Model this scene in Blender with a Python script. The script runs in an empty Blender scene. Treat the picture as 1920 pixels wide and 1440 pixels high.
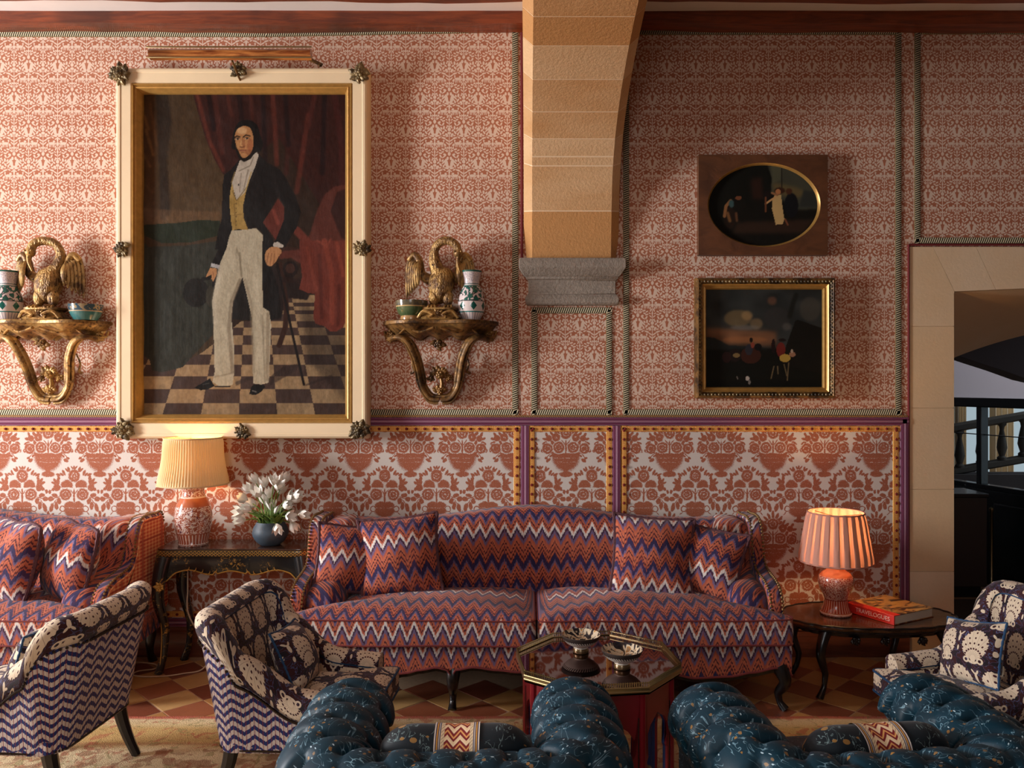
import bpy, bmesh, math, random
import numpy as np
from mathutils import Vector, Matrix, Euler, noise
sc = bpy.context.scene
COL = sc.collection
random.seed(7)
PI = math.pi

# ---------------------------------------------------------------- camera, world, lights, exposure
cam_d = bpy.data.cameras.new('camera')
cam = bpy.data.objects.new('camera', cam_d); COL.objects.link(cam)
cam.location = (0, -5, 1.7); cam.rotation_euler = (PI / 2, 0, 0)
cam_d.sensor_width = 36; cam_d.lens = 28.125; cam_d.shift_x = -30 / 1920; cam_d.clip_start = .05
sc.camera = cam
sc.view_settings.view_transform = 'Standard'; sc.view_settings.look = 'None'
sc.view_settings.gamma = 1; sc.view_settings.use_curve_mapping = False
sc.view_settings.exposure = -.08
sc.cycles.use_denoising = True; sc.cycles.adaptive_threshold = .02
sc.cycles.max_bounces = 8; sc.cycles.diffuse_bounces = 4
w = bpy.data.worlds.new('world'); sc.world = w; w.use_nodes = True
w.node_tree.nodes['Background'].inputs[0].default_value = (.75, .87, 1, 1)
w.node_tree.nodes['Background'].inputs[1].default_value = .8

def area(name, loc, target, sx, sy, power, col=(1, 1, 1), spread=180):
    d = bpy.data.lights.new(name, 'AREA'); d.shape = 'RECTANGLE'; d.size = sx; d.size_y = sy
    d.energy = power; d.color = col; d.spread = math.radians(spread)
    o = bpy.data.objects.new(name, d); COL.objects.link(o); o.location = loc
    o.rotation_euler = (Vector(target) - Vector(loc)).to_track_quat('-Z', 'Y').to_euler()
    return o
# daylight standing in the tall window of the left wall, then two added fills
area('window_daylight', (-7.56, -2.5, 2.15), (0, -1.7, 1.7), 1.2, 2.3, 740, (.98, .985, 1))
area('rear_fill', (-.6, -7.66, 2.6), (.6, -2.0, .6), 1.9, 2.2, 50, (.97, .97, 1))  # unseen fill light added behind the camera for the foreground
area('hall_fill', (8.0, 3.9, 2.9), (6.0, 6.2, 1.5), 1.2, 1.2, 70, (.94, .96, 1))  # unseen lamp added to brighten the back wall of the hall

# ---------------------------------------------------------------- helpers: objects
def tag(o, label=None, cat=None, group=None, kind=None):
    if label: o['label'] = label
    if cat: o['category'] = cat
    if group: o['group'] = group
    if kind: o['kind'] = kind
    return o
def thing(name, label, cat, loc=(0, 0, 0), rz=0, group=None):
    o = bpy.data.objects.new(name, None); COL.objects.link(o)
    o.empty_display_size = .1; o.location = loc; o.rotation_euler = (0, 0, rz)
    return tag(o, label, cat, group)
def copy_tree(o, parent=None):
    c = o.copy(); COL.objects.link(c)
    if parent: c.parent = parent
    for ch in list(o.children): copy_tree(ch, c)
    return c
def W(px, py, Y):
    k = 1500 / (Y + 5)
    return Vector(((px - 990) / k, Y, 1.7 - (py - 720) / k))
def rot2(x, y, a):
    return x * math.cos(a) - y * math.sin(a), x * math.sin(a) + y * math.cos(a)
def lerp(a, b, t): return a + (b - a) * t
def sstep(a, b, x):
    t = min(1, max(0, (x - a) / (b - a))); return t * t * (3 - 2 * t)
def spline(pts, n, closed=False):
    """Catmull-Rom through pts, resampled to n points of about equal spacing."""
    P = [Vector(p) for p in pts]; m = len(P); out = []
    segs = m if closed else m - 1
    for i in range(segs):
        if closed: a, b, c, d = P[i - 1], P[i], P[(i + 1) % m], P[(i + 2) % m]
        else: a, b, c, d = P[max(i - 1, 0)], P[i], P[i + 1], P[min(i + 2, m - 1)]
        for j in range(12):
            t = j / 12
            out.append(.5 * (2 * b + (c - a) * t + (2 * a - 5 * b + 4 * c - d) * t * t + (3 * b - a - 3 * c + d) * t ** 3))
    out.append(P[0].copy() if closed else P[-1].copy())
    return resample(out, n, closed)
def resample(out, n, closed=False):
    L = [0]
    for i in range(1, len(out)): L.append(L[-1] + (out[i] - out[i - 1]).length)
    res = []; j = 0; cnt = n if closed else n - 1
    for i in range(n):
        t = L[-1] * i / cnt
        while j < len(L) - 2 and L[j + 1] < t: j += 1
        d = L[j + 1] - L[j]
        res.append(out[j].lerp(out[j + 1], (t - L[j]) / d if d > 0 else 0))
    return res

class MB:
    """Collects shapes and links them as ONE mesh object."""
    def __init__(s): s.v = []; s.f = []; s.uv = []
    def add(s, vs, fs, uvs=None):
        o = len(s.v); s.v += [tuple(p) for p in vs]
        s.f += [tuple(i + o for i in f) for f in fs]
        s.uv += uvs if uvs else [None] * len(fs)
        return s
    def box(s, x0, x1, y0, y1, z0, z1, M=None):
        vs = [Vector((x, y, z)) for x in (x0, x1) for y in (y0, y1) for z in (z0, z1)]
        if M: vs = [M @ p for p in vs]
        return s.add(vs, [(0, 1, 3, 2), (4, 6, 7, 5), (0, 4, 5, 1), (2, 3, 7, 6), (0, 2, 6, 4), (1, 5, 7, 3)])
    def grid(s, nu, nv, fn, uvfn=None, cu=False, cv=False, flip=False):
        vu = nu if cu else nu + 1; vv = nv if cv else nv + 1
        vs = [fn(i / nu, j / nv) for i in range(vu) for j in range(vv)]
        fs = []; uvs = []
        for i in range(nu):
            for j in range(nv):
                i1 = (i + 1) % vu; j1 = (j + 1) % vv
                q = [(i * vv + j), (i1 * vv + j), (i1 * vv + j1), (i * vv + j1)]
                c = [(i / nu, j / nv), ((i + 1) / nu, j / nv), ((i + 1) / nu, (j + 1) / nv), (i / nu, (j + 1) / nv)]
                if flip: q.reverse(); c.reverse()
                fs.append(tuple(q)); uvs.append([uvfn(*k) for k in c] if uvfn else None)
        return s.add(vs, fs, uvs)
    def rows(s, R, UV=None, closed=False, flip=False):
        """A grid given as a list of rows of points."""
        n = len(R[0]); vs = [p for r in R for p in r]; fs = []; uvs = []
        for i in range(len(R) - 1):
            for j in range(n if closed else n - 1):
                j1 = (j + 1) % n
                q = [i * n + j, (i + 1) * n + j, (i + 1) * n + j1, i * n + j1]
                c = None
                if UV: c = [UV[i][j], UV[i + 1][j], UV[i + 1][j1], UV[i][j1]]
                if flip:
                    q.reverse()
                    if c: c.reverse()
                fs.append(tuple(q)); uvs.append(c)
        return s.add(vs, fs, uvs)
    def tube(s, pts, rad, n=8, closed=False, cap=True, squash=1.0, up=None):
        P = [Vector(p) for p in pts]; m = len(P); R = []
        nrm = None; acc = 0; UV = []
        for i in range(m):
            a = P[i - 1] if (i or closed) else P[0]; b = P[(i + 1) % m] if (i < m - 1 or closed) else P[-1]
            t = (b - a).normalized()
            if nrm is None:
                ref = Vector(up) if up else (Vector((0, 0, 1)) if abs(t.z) < .9 else Vector((0, 1, 0)))
                nrm = (ref - t * ref.dot(t)).normalized()
            else:
                nrm = (nrm - t * nrm.dot(t)).normalized()
            bi = t.cross(nrm); r = rad[i] if hasattr(rad, '__len__') else rad
            if i: acc += (P[i] - P[i - 1]).length
            R.append([P[i] + (nrm * math.cos(2 * PI * k / n) + bi * math.sin(2 * PI * k / n) * squash) * r for k in range(n)])
            UV.append([(acc, k / n) for k in range(n)])
        if closed: R.append(R[0]); UV.append([(acc + .01, k / n) for k in range(n)])
        s.rows(R, UV, closed=True)
        if cap and not closed:
            s.add(R[0], [tuple(range(n))]); s.add(R[-1], [tuple(reversed(range(n)))])
        return s
    def lathe(s, prof, n=32, c=(0, 0, 0), M=None, mod=None):
        R = []; UV = []; acc = 0
        for i, (r, z) in enumerate(prof):
            if i: acc += math.hypot(r - prof[i - 1][0], z - prof[i - 1][1])
            row = []
            for k in range(n):
                a = 2 * PI * k / n; rr = r * (mod(a, z) if mod else 1)
                p = Vector((c[0] + rr * math.cos(a), c[1] + rr * math.sin(a), c[2] + z))
                row.append(M @ p if M else p)
            R.append(row); UV.append([(k / n, acc) for k in range(n)])
        return s.rows(R, UV, closed=True, flip=True)
    def ball(s, c, r, nu=8, nv=5, sc_=(1, 1, 1), M=None):
        def f(u, v):
            a = 2 * PI * u; b = PI * (v - .5)
            p = Vector((math.cos(a) * math.cos(b) * sc_[0], math.sin(a) * math.cos(b) * sc_[1], math.sin(b) * sc_[2])) * r
            if M: p = M @ p
            return p + Vector(c)
        return s.grid(nu, nv, f, cu=True)
    def slab(s, poly, c0, c1, r, mp, ns=4, uvcap=None, uvrim=None, caps=(True, True)):
        """Closed 2-D outline with thickness c0..c1 and edges rounded by r; mp(a, b, c) -> point."""
        n = len(poly); P = [Vector((p[0], p[1])) for p in poly]
        ar = sum(P[i - 1].x * P[i].y - P[i].x * P[i - 1].y for i in range(n))
        if ar < 0: P.reverse()
        N = []
        for i in range(n):
            t = (P[(i + 1) % n] - P[i - 1]); t.normalize(); N.append(Vector((t.y, -t.x)))
        A_ = np.array([[p.x, p.y] for p in P]); N_ = np.array([[q.x, q.y] for q in N]); D_ = np.roll(A_, -1, 0) - A_; L_ = (D_ ** 2).sum(1) + 1e-12
        memo = {}
        def off(o):
            """Inward offset; points that would cross over are gathered at their nearest sound neighbour."""
            if o in memo: return memo[o]
            q = A_ - N_ * o
            if o > 1e-6:
                w = q[:, None, :] - A_[None]; tt = np.clip((w * D_[None]).sum(2) / L_[None], 0, 1)
                dm = np.sqrt(((w - tt[..., None] * D_[None]) ** 2).sum(2)).min(1); ok = np.where(dm > o * .96)[0]
                if len(ok):
                    for i in range(n):
                        if dm[i] <= o * .96:
                            d = np.abs(ok - i); d = np.minimum(d, n - d); q[i] = q[ok[d.argmin()]]
            memo[o] = [Vector(x) for x in q]; return memo[o]
        rings = []
        for k in range(ns + 1):
            a = PI / 2 * k / ns; rings.append((r * (1 - math.sin(a)), c0 + r * (1 - math.cos(a))))
        for k in range(ns + 1):
            a = PI / 2 * (1 - k / ns); rings.append((r * (1 - math.sin(a)), c1 - r * (1 - math.cos(a))))
        arc = [0]
        for i in range(1, n + 1): arc.append(arc[-1] + (P[i % n] - P[i - 1]).length)
        R = []; UV = []
        for o, c in rings:
            q = off(o)
            R.append([mp(p.x, p.y, c) for p in q])
            UV.append([(uvrim(arc[i], c, q[i].x, q[i].y) if uvrim else (arc[i], c)) for i in range(n)])
        s.rows(R, UV, closed=True, flip=True)
        uc = uvcap or (lambda a, b: (a, b))
        for e, (o, c) in ((0, rings[0]), (1, rings[-1])):
            if not caps[e]: continue
            o2 = o + min(.008, r * .6 + .002)          # a flat margin keeps the cap's shading flat
            q1 = off(o); q = off(o2)
            s.rows([[mp(p.x, p.y, c) for p in q1], [mp(p.x, p.y, c) for p in q]], [[uc(p.x, p.y) for p in q1], [uc(p.x, p.y) for p in q]], closed=True, flip=bool(e))
            q = [q[i] for i in range(n) if (q[i] - q[i - 1]).length > 1e-5]
            idx = tuple(range(len(q))) if e else tuple(reversed(range(len(q))))
            s.add([mp(p.x, p.y, c) for p in q], [idx], [[uc(q[i].x, q[i].y) for i in idx]])
        return s
    def build(s, name, mat, parent=None, loc=(0, 0, 0), smooth=True, rot=(0, 0, 0), bevel=0, seg=2, angle=40, sub=0):
        me = bpy.data.meshes.new(name); me.from_pydata(s.v, [], s.f)
        if any(u is not None for u in s.uv):
            ul = me.uv_layers.new(name='UVMap'); flat = []
            for f, u in zip(s.f, s.uv):
                if u is None: flat += [0., 0.] * len(f)
                else:
                    for c in u: flat += [c[0], c[1]]
            ul.data.foreach_set('uv', flat)
        me.validate(); me.update()
        if smooth:
            me.shade_smooth()
            if angle < 180: me.set_sharp_from_angle(angle=math.radians(angle))
        o = bpy.data.objects.new(name, me); COL.objects.link(o)
        if mat: me.materials.append(mat)
        if parent: o.parent = parent
        o.location = loc; o.rotation_euler = rot
        if bevel:
            b = o.modifiers.new('bevel', 'BEVEL'); b.width = bevel; b.segments = seg; b.limit_method = 'ANGLE'
            b.angle_limit = math.radians(35); b.harden_normals = False
        if sub:
            d = o.modifiers.new('sub', 'SUBSURF'); d.levels = sub; d.render_levels = sub
        return o
def struct(name, mb, mat, parent=None, **kw):
    o = mb.build(name, mat, parent, **kw)
    if not parent: o['kind'] = 'structure'
    return o

# ---------------------------------------------------------------- helpers: node materials
T = None
def C(*c):
    f = lambda x: ((x / 255 + .055) / 1.055) ** 2.4 if x > 10 else x / 255 / 12.92
    return (f(c[0]), f(c[1]), f(c[2]), 1)
def mat(name):
    global T
    m = bpy.data.materials.new(name); m.use_nodes = True; T = m.node_tree
    T.nodes.clear(); return m
def nd(t, **kw):
    n = T.nodes.new(t)
    for k, v in kw.items(): setattr(n, k, v)
    return n
def put(sock, v):
    if hasattr(v, 'is_output'): T.links.new(v, sock)
    elif v is not None: sock.default_value = v
def m_(op, a, b=None, c=None, clamp=False):
    n = nd('ShaderNodeMath', operation=op, use_clamp=clamp)
    put(n.inputs[0], a); put(n.inputs[1], b); put(n.inputs[2], c); return n.outputs[0]
def add(a, b): return m_('ADD', a, b)
def sub(a, b): return m_('SUBTRACT', a, b)
def mul(a, b): return m_('MULTIPLY', a, b)
def fr(a): return m_('FRACT', a)
def mn(*a):
    """Minimum of all; lazy entries are made in turn, each batch waiting for the one before (short node stack)."""
    r = None; D = None; cache = {}
    for i, x in enumerate(a):
        if callable(x): x = x(D, cache)
        r = x if r is None else m_('MINIMUM', r, x)
        if i % 9 == 8: D = r; cache = {}
    return r
def dep(P, D, cache):
    if D is None: return P
    if P not in cache: cache[P] = vm('MULTIPLY_ADD', D, (1e-9, 1e-9, 0), P)
    return cache[P]
def mx(*a):
    r = a[0]
    for x in a[1:]: r = m_('MAXIMUM', r, x)
    return r
def lt(a, b): return m_('LESS_THAN', a, b)
def gt(a, b): return m_('GREATER_THAN', a, b)
def soft(a, lo, hi):
    n = nd('ShaderNodeMapRange', interpolation_type='SMOOTHSTEP'); put(n.inputs[0], a)
    n.inputs[1].default_value = lo; n.inputs[2].default_value = hi; return n.outputs[0]
def vm(op, a, b=None, c=None):
    n = nd('ShaderNodeVectorMath', operation=op); put(n.inputs[0], a); put(n.inputs[1], b)
    if c is not None: put(n.inputs[2], c)
    return n.outputs['Value'] if op in ('LENGTH', 'DISTANCE', 'DOT_PRODUCT') else n.outputs[0]
def uvn(): return nd('ShaderNodeUVMap').outputs[0]
def objc(): return nd('ShaderNodeTexCoord').outputs['Object']
def xyz(v):
    n = nd('ShaderNodeSeparateXYZ'); put(n.inputs[0], v); return n.outputs[0], n.outputs[1], n.outputs[2]
def comb(x, y, z=0.):
    n = nd('ShaderNodeCombineXYZ'); put(n.inputs[0], x); put(n.inputs[1], y); put(n.inputs[2], z); return n.outputs[0]
def noise_(v, scale, detail=2., rough=.5, col=False, dist=0.):
    n = nd('ShaderNodeTexNoise'); put(n.inputs['Vector'], v); n.inputs['Scale'].default_value = scale
    n.inputs['Detail'].default_value = detail; n.inputs['Roughness'].default_value = rough; n.inputs['Distortion'].default_value = dist
    return n.outputs['Color' if col else 'Fac']
def vor(v, scale, out='Distance', feature='F1', rnd=1.):
    n = nd('ShaderNodeTexVoronoi', feature=feature); put(n.inputs['Vector'], v); n.inputs['Scale'].default_value = scale
    n.inputs['Randomness'].default_value = rnd; return n.outputs[out]
def white(a):
    n = nd('ShaderNodeTexWhiteNoise', noise_dimensions='1D'); put(n.inputs['W'], a); return n.outputs['Value']
def mapn(v, loc=(0, 0, 0), rot=(0, 0, 0), scale=(1, 1, 1), typ='POINT'):
    n = nd('ShaderNodeMapping', vector_type=typ); put(n.inputs[0], v); n.inputs['Location'].default_value = loc
    n.inputs['Rotation'].default_value = rot; n.inputs['Scale'].default_value = scale; return n.outputs[0]
def ramp(f, stops, interp='LINEAR'):
    n = nd('ShaderNodeValToRGB'); put(n.inputs[0], f); cr = n.color_ramp; cr.interpolation = interp
    while len(cr.elements) > 1: cr.elements.remove(cr.elements[-1])
    cr.elements[0].position = stops[0][0]; cr.elements[0].color = stops[0][1]
    for p, c in stops[1:]:
        e = cr.elements.new(p); e.color = c
    return n.outputs[0]
def mix(f, a, b, blend='MIX'):
    n = nd('ShaderNodeMix', data_type='RGBA', blend_type=blend); put(n.inputs[0], f); put(n.inputs[6], a); put(n.inputs[7], b)
    return n.outputs[2]
def ell(P, x, y, rx, ry, rot=0.):
    return vm('LENGTH', mapn(P, (x, y, 0), (0, 0, rot), (rx, ry, 1), 'TEXTURE'))
def seg(P, x0, y0, x1, y1, w):
    return ell(P, (x0 + x1) / 2, (y0 + y1) / 2, math.hypot(x1 - x0, y1 - y0) * .56, w, math.atan2(y1 - y0, x1 - x0))
def ring(P, x, y, r, w):
    return m_('MULTIPLY', m_('ABSOLUTE', sub(ell(P, x, y, r, r), 1.)), r / w)
def le(P, *a): return lambda D, c: ell(dep(P, D, c), *a)             # the same, made only when mn() reaches them
def ls(P, *a): return lambda D, c: seg(dep(P, D, c), *a)
def lr(P, *a): return lambda D, c: ring(dep(P, D, c), *a)
def bump(h, dist=.002, strength=1.):
    n = nd('ShaderNodeBump'); put(n.inputs['Height'], h); n.inputs['Distance'].default_value = dist
    n.inputs['Strength'].default_value = strength; return n.outputs[0]
def bsdf(col, rough=.6, metal=0., bmp=None, spec=.5, coat=0., sheen=0., coatr=.1, **kw):
    n = nd('ShaderNodeBsdfPrincipled'); put(n.inputs['Base Color'], col); put(n.inputs['Roughness'], rough); put(n.inputs['Metallic'], metal)
    n.inputs['Specular IOR Level'].default_value = spec; n.inputs['Coat Weight'].default_value = coat; n.inputs['Coat Roughness'].default_value = coatr
    n.inputs['Sheen Weight'].default_value = sheen
    if bmp: put(n.inputs['Normal'], bmp)
    for k, v in kw.items(): put(n.inputs[k.replace('_', ' ')], v)
    out(n.outputs[0]); return n
def out(s): T.links.new(s, nd('ShaderNodeOutputMaterial').inputs[0])
def simple(name, c, rough=.5, metal=0., nscale=0, namp=.15, bmpd=0, **kw):
    m = mat(name); col = C(*c); b = None
    if nscale:
        f = noise_(objc(), nscale, 4, .6)
        col = mix(f, tuple(x * (1 - namp * 1.6) for x in C(*c)[:3]) + (1,), tuple(min(1, x * (1 + namp * 1.6)) for x in C(*c)[:3]) + (1,))
        if bmpd: b = bump(f, bmpd)
    bsdf(col, rough, metal, b, **kw); return m
# ---------------------------------------------------------------- materials: printed wall cloths
def wall_px():
    """Pattern units on the back wall: 1 unit = 1/300 m, x to the right, y downwards."""
    x, y, z = xyz(objc())
    return add(mul(x, 300.), 990.), m_('MULTIPLY_ADD', z, -300., 1230.)

def cloth_print(d, base, ink, P, ragged=.25):
    """d < 1 inside a printed shape; returns colour and height."""
    n = noise_(P, .55, 2, .6)
    dd = add(d, mul(sub(n, .5), ragged))
    return soft(dd, .92, 1.2), n

def m_wallpaper():
    m = mat('woven_wallcloth'); X, Y = wall_px()
    wob = noise_(comb(X, Y), .18, 1)
    PX, PY = 54.4, 60.5
    ty = m_('DIVIDE', sub(Y, 136.), PY); row = m_('FLOOR', ty)
    y = mul(fr(ty), PY)
    tx = add(m_('DIVIDE', sub(X, 842.3), PX), mul(row, .5))
    x = mul(m_('ABSOLUTE', sub(fr(add(tx, .5)), .5)), PX)
    P = comb(add(x, mul(sub(wob, .5), 1.2)), y)
    L = [ls(P, 0, -2, 0, 33, .75), le(P, 0, 31.5, 2.6, 3.4), le(P, 0, 20, 1.7, 2.2),
         # paired birds / figures below the crown
         le(P, 5.2, 49, 2.9, 7.8, .22), ls(P, 3, 40, 13.5, 50, 1.5), le(P, 8.4, 33, 2.8, 2., -.5), ls(P, 7, 35, 13, 39, 1.1), le(P, 3, 40, 2, 3),
         ls(P, 8, 50, 12, 57, 1.2), le(P, 1.4, 56, 1.2, 2.6), le(P, 5, 58, 4, 1.6),
         # hounds with legs
         le(P, 16.2, 12, 5.4, 2.4), le(P, 20.6, 8.4, 2.3, 1.9, .5), ls(P, 12.6, 13, 12.2, 19, .8), ls(P, 15, 13, 14.8, 19, .7), ls(P, 18.4, 13, 18.6, 19, .7), ls(P, 20.6, 12, 20.8, 19, .8), ls(P, 11.4, 11, 9.5, 7, .8),
         # leaf sprays
         ls(P, 1, 8, 7, 4, 1.2), ls(P, 1, 14, 6, 9.5, 1.1), ls(P, 7, 3, 12, 1.5, 1.6), le(P, 8, 14.5, 1.6, 2.8, .7), ls(P, 2, 26, 9.5, 16, .6),
         le(P, 5.2, 26, 1.4, 2.8, .9), ls(P, 9, 24, 14, 22, 1.5), le(P, 12.5, 28, 2.4, 1.3, .3), le(P, 17, 24.8, 2.6, 1.2, -.5), ls(P, 14, 31, 19.5, 29.5, 1.3),
         le(P, 16, 36, 1.5, 3.2, .5), le(P, 12.5, 44, 1.5, 2.6, -.6), le(P, 17.2, 43, 1.7, 3.4, .1), le(P, 16.2, 52, 1.6, 3.4, .6), le(P, 12, 1, 2.6, 1.1, .4), le(P, 20.5, 48, 1.5, 2.6, -.8), le(P, 22, 56, 2.9, 2.2, .8), le(P, 17.5, 57.6, 2.4, 1.3, .1), ls(P, 1, 60.4, 9, 57.5, 1.), ls(P, 8, 61, 14, 60.5, 1.2), ls(P, 20, 61, 25, 58.5, 1.1), ls(P, 27.2, 55, 27.2, 62, .8), le(P, 18.5, 1.2, 2.2, 1.2, .3), le(P, 11, 55, 1.1, 2.2, .5), le(P, 10.5, 6.5, 1.6, 1.2, .4), le(P, 23, 12.5, 1., 2.2, .3), le(P, 3.4, 20, 1.2, 2., .6), le(P, 7.5, 20.5, 1.3, 1.8, -.4),
         # second axis
         ls(P, 27.2, 0, 27.2, 9, 1.5), ls(P, 27.2, 16, 27.2, 42, .7), le(P, 27.2, 13, 2.4, 3.4), le(P, 24.2, 22, 1.2, 3.2, .4), le(P, 27.2, 28, 1.6, 2.2), le(P, 23.6, 33.5, 2.8, 1.1, .8), le(P, 22.2, 28, 2.2, 1., .6), le(P, 24.6, 40, 2.6, 1.1, .6),
         le(P, 27.2, 46, 2.9, 3.4), le(P, 27.2, 53, 3.2, 2.4), le(P, 22.5, 42.5, 1.2, 2.2, .4), le(P, 24, 3.4, 2.4, 1., -.7), ls(P, 24, 16, 22.5, 20, .9)]
    d = mn(*L)
    f, n = cloth_print(d, None, None, comb(X, Y), .34)
    weave = noise_(comb(mul(X, .6), mul(Y, 1.6)), 1.2, 1)
    ink = mix(weave, C(178, 108, 78), C(158, 86, 60)); cream = mix(weave, C(230, 208, 190), C(216, 190, 170))
    big = noise_(comb(X, Y), .006, 2)
    col = mix(f, cream, ink)
    col = mix(mul(big, .25), col, C(194, 152, 124), 'MIX')
    bsdf(col, .88, bmp=bump(weave, .001, .6), spec=.2, sheen=.1); return m

def m_dado():
    m = mat('woven_dado_cloth'); X, Y = wall_px()
    PX, PY = 97., 170.
    nz = noise_(comb(X, Y), .16, 2, col=True)
    wob = vm('MULTIPLY_ADD', vm('SUBTRACT', nz, (.5, .5, .5)), (4., 4., 0), comb(0., 0.))
    def cell(x0, y0):
        tx = m_('DIVIDE', sub(X, x0), PX)
        x = mul(m_('ABSOLUTE', sub(fr(add(tx, .5)), .5)), PX)
        y = mul(fr(m_('DIVIDE', sub(Y, y0), PY)), PY)
        return vm('ADD', comb(x, y), wob)
    A = cell(770., 786. - 3); Y0 = 3
    # a basket of flowers on a fluted footed bowl
    bowl = lambda D, c: mx(ell(A, 0, 69, 25, 30), m_('ADD', m_('MULTIPLY', sub(69. + Y0, xyz(A)[1]), .25), 1.0))
    LA = [bowl, le(A, 0, 106, 11.81, 5.22), le(A, 0, 98, 4.86, 6.74), le(A, 22, 70, 4.65, 3.92), le(A, 13.5, 70, 5.75, 3.49), le(A, 4.5, 70, 5.75, 3.49),
          le(A, 13.4, 56, 10.16, 10.20), le(A, 34.5, 58, 9.72, 9.55), le(A, 18.5, 37, 7.29, 7.60), le(A, 0, 29, 10.59, 10.42), le(A, 32, 39, 5.75, 5.65),
          ls(A, 0, 44, 0, 70, 1.6), ls(A, 1, 52, 8, 42, 1.), ls(A, 24, 62, 37, 76, .8), le(A, 33, 80, 4.86, 2.84, .6), le(A, 37, 76, 2.88, 2.40), le(A, 28, 72, 3.11, 1.97, .7),
          le(A, 25, 47, 2.66, 4.79, .5), le(A, 27, 52, 2.00, 4.57, -.6), le(A, 40, 48, 5.20, 2.62, .5), le(A, 44, 62, 2.88, 3.49), le(A, 26, 66, 3.11, 1.86),
          le(A, 0, 12, 2.77, 7.28), le(A, 7.5, 15, 2.44, 6.30, .45), le(A, 14, 19, 2.44, 5.43, .75), le(A, 13, 27, 2.66, 4.57, .9), le(A, 20, 26, 2.44, 5.22, .6), le(A, 26, 31, 2.44, 5.01, .7), le(A, 10, 22, 3.54, 2.84), le(A, 36, 32, 2.44, 4.13, .5), le(A, 40, 40, 3.98, 2.18, -.4)]
    RA = [lr(A, 13.4, 56, 11.3, 1.), lr(A, 34.5, 58, 10.6, .9), lr(A, 0, 29, 11.2, .9), lr(A, 13.4, 56, 6., 1.), le(A, 13.4, 56, 2.11, 2.08), lr(A, 34.5, 58, 5.2, .8), le(A, 18.5, 37, 2.22, 2.18), lr(A, 0, 29, 5.6, .9), le(A, 0, 29, 2.22, 2.18), ls(A, 0, 76, 23, 76, .5), ls(A, 0, 84, 18, 83, .5)]
    B = cell(770. + 48.5, 786. + 85 - 3)
    ub = lambda D, c: mx(ell(B, 0, 90, 17.5, 11), m_('ADD', m_('MULTIPLY', sub(84., xyz(B)[1]), .3), 1.0))
    LB = [le(B, 0, 9, 1.89, 4.13), le(B, 3.6, 9, 1.56, 3.92, .6), le(B, 10, 12, 2.00, 5.22, .3), le(B, 13.5, 13, 1.78, 4.57, .8), le(B, 19, 18, 2.22, 5.22, .5), le(B, 23, 21, 2.00, 4.13, 1.), le(B, 29, 22, 4.65, 2.18, -.5), le(B, 29, 27, 2.00, 4.13, .5),
          le(B, 0, 24, 10.16, 12.15), lambda D, c: mx(ell(B, 13.5, 43, 10.5, 11), m_('ADD', m_('MULTIPLY', sub(xyz(B)[1], 46.), .3), 1.)), le(B, 16, 59, 10.82, 10.85),
          le(B, 32, 46, 6.30, 6.74), le(B, 30, 34, 2.88, 6.95, .1), le(B, 35, 34, 2.44, 6.30, .6), le(B, 38, 38, 5.08, 2.30, -.5), ls(B, 33, 42, 45, 54, .8), le(B, 45.4, 54, 2.44, 3.92), le(B, 39, 49, 2.44, 3.27),
          ls(B, 24, 62, 42, 68, .9), le(B, 43.5, 67.5, 5.08, 4.35), le(B, 36.5, 60.5, 5.75, 3.70, -.2), le(B, 28, 71, 3.98, 5.87, .2), le(B, 33, 80, 3.54, 7.38, .1), le(B, 42, 83.5, 3.76, 8.04, -.25), ls(B, 33, 68, 40, 78, .7),
          ls(B, 0, 50, 0, 76, 1.7), ls(B, 1, 58, 7, 50, .9), le(B, 6, 74, 4.65, 1.97, -.2), le(B, 8.5, 79.5, 9.05, 6.09), le(B, 2, 80, 9.05, 5.22), ub, le(B, 0, 103, 3.98, 5.22), le(B, 0, 108.5, 9.72, 3.27), lr(B, 21.5, 86, 5.2, .9), ls(B, 24, 92, 29, 97, .8)]
    RB = [lr(B, 16, 59, 11.8, 1.), lr(B, 0, 24, 12.2, .9), lr(B, 16, 59, 6.4, .9), le(B, 16, 59, 2.22, 2.18), lr(B, 0, 24, 5.4, .9), le(B, 0, 24, 2.11, 2.08), ls(B, 0, 84.6, 17, 84, .6)]
    d = mn(*(LA + LB)); r = mn(*([lambda D, c: add(mul(d, 1e-9), 9.)] + RA + RB))
    f, n = cloth_print(d, None, None, comb(X, Y), .40)
    flk = soft(noise_(comb(X, Y), .75, 2, .7), .60, .72)       # flecks of ground left in the petals
    rk = sub(1., mul(sub(1., soft(r, .6, 1.3)), soft(noise_(comb(X, Y), .4, 2), .46, .60)))
    keep = mul(sub(1., f), mul(rk, sub(1., mul(flk, .8))))
    weave = noise_(comb(mul(X, .3), mul(Y, 1.5)), 1.2, 1)
    ink = mix(n, C(146, 76, 50), C(178, 108, 80)); cream = mix(weave, C(222, 213, 204), C(206, 195, 186))
    bsdf(mix(keep, cream, ink), .85, bmp=bump(mul(weave, .6), .0008, .5), spec=.2, sheen=.1); return m

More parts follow.
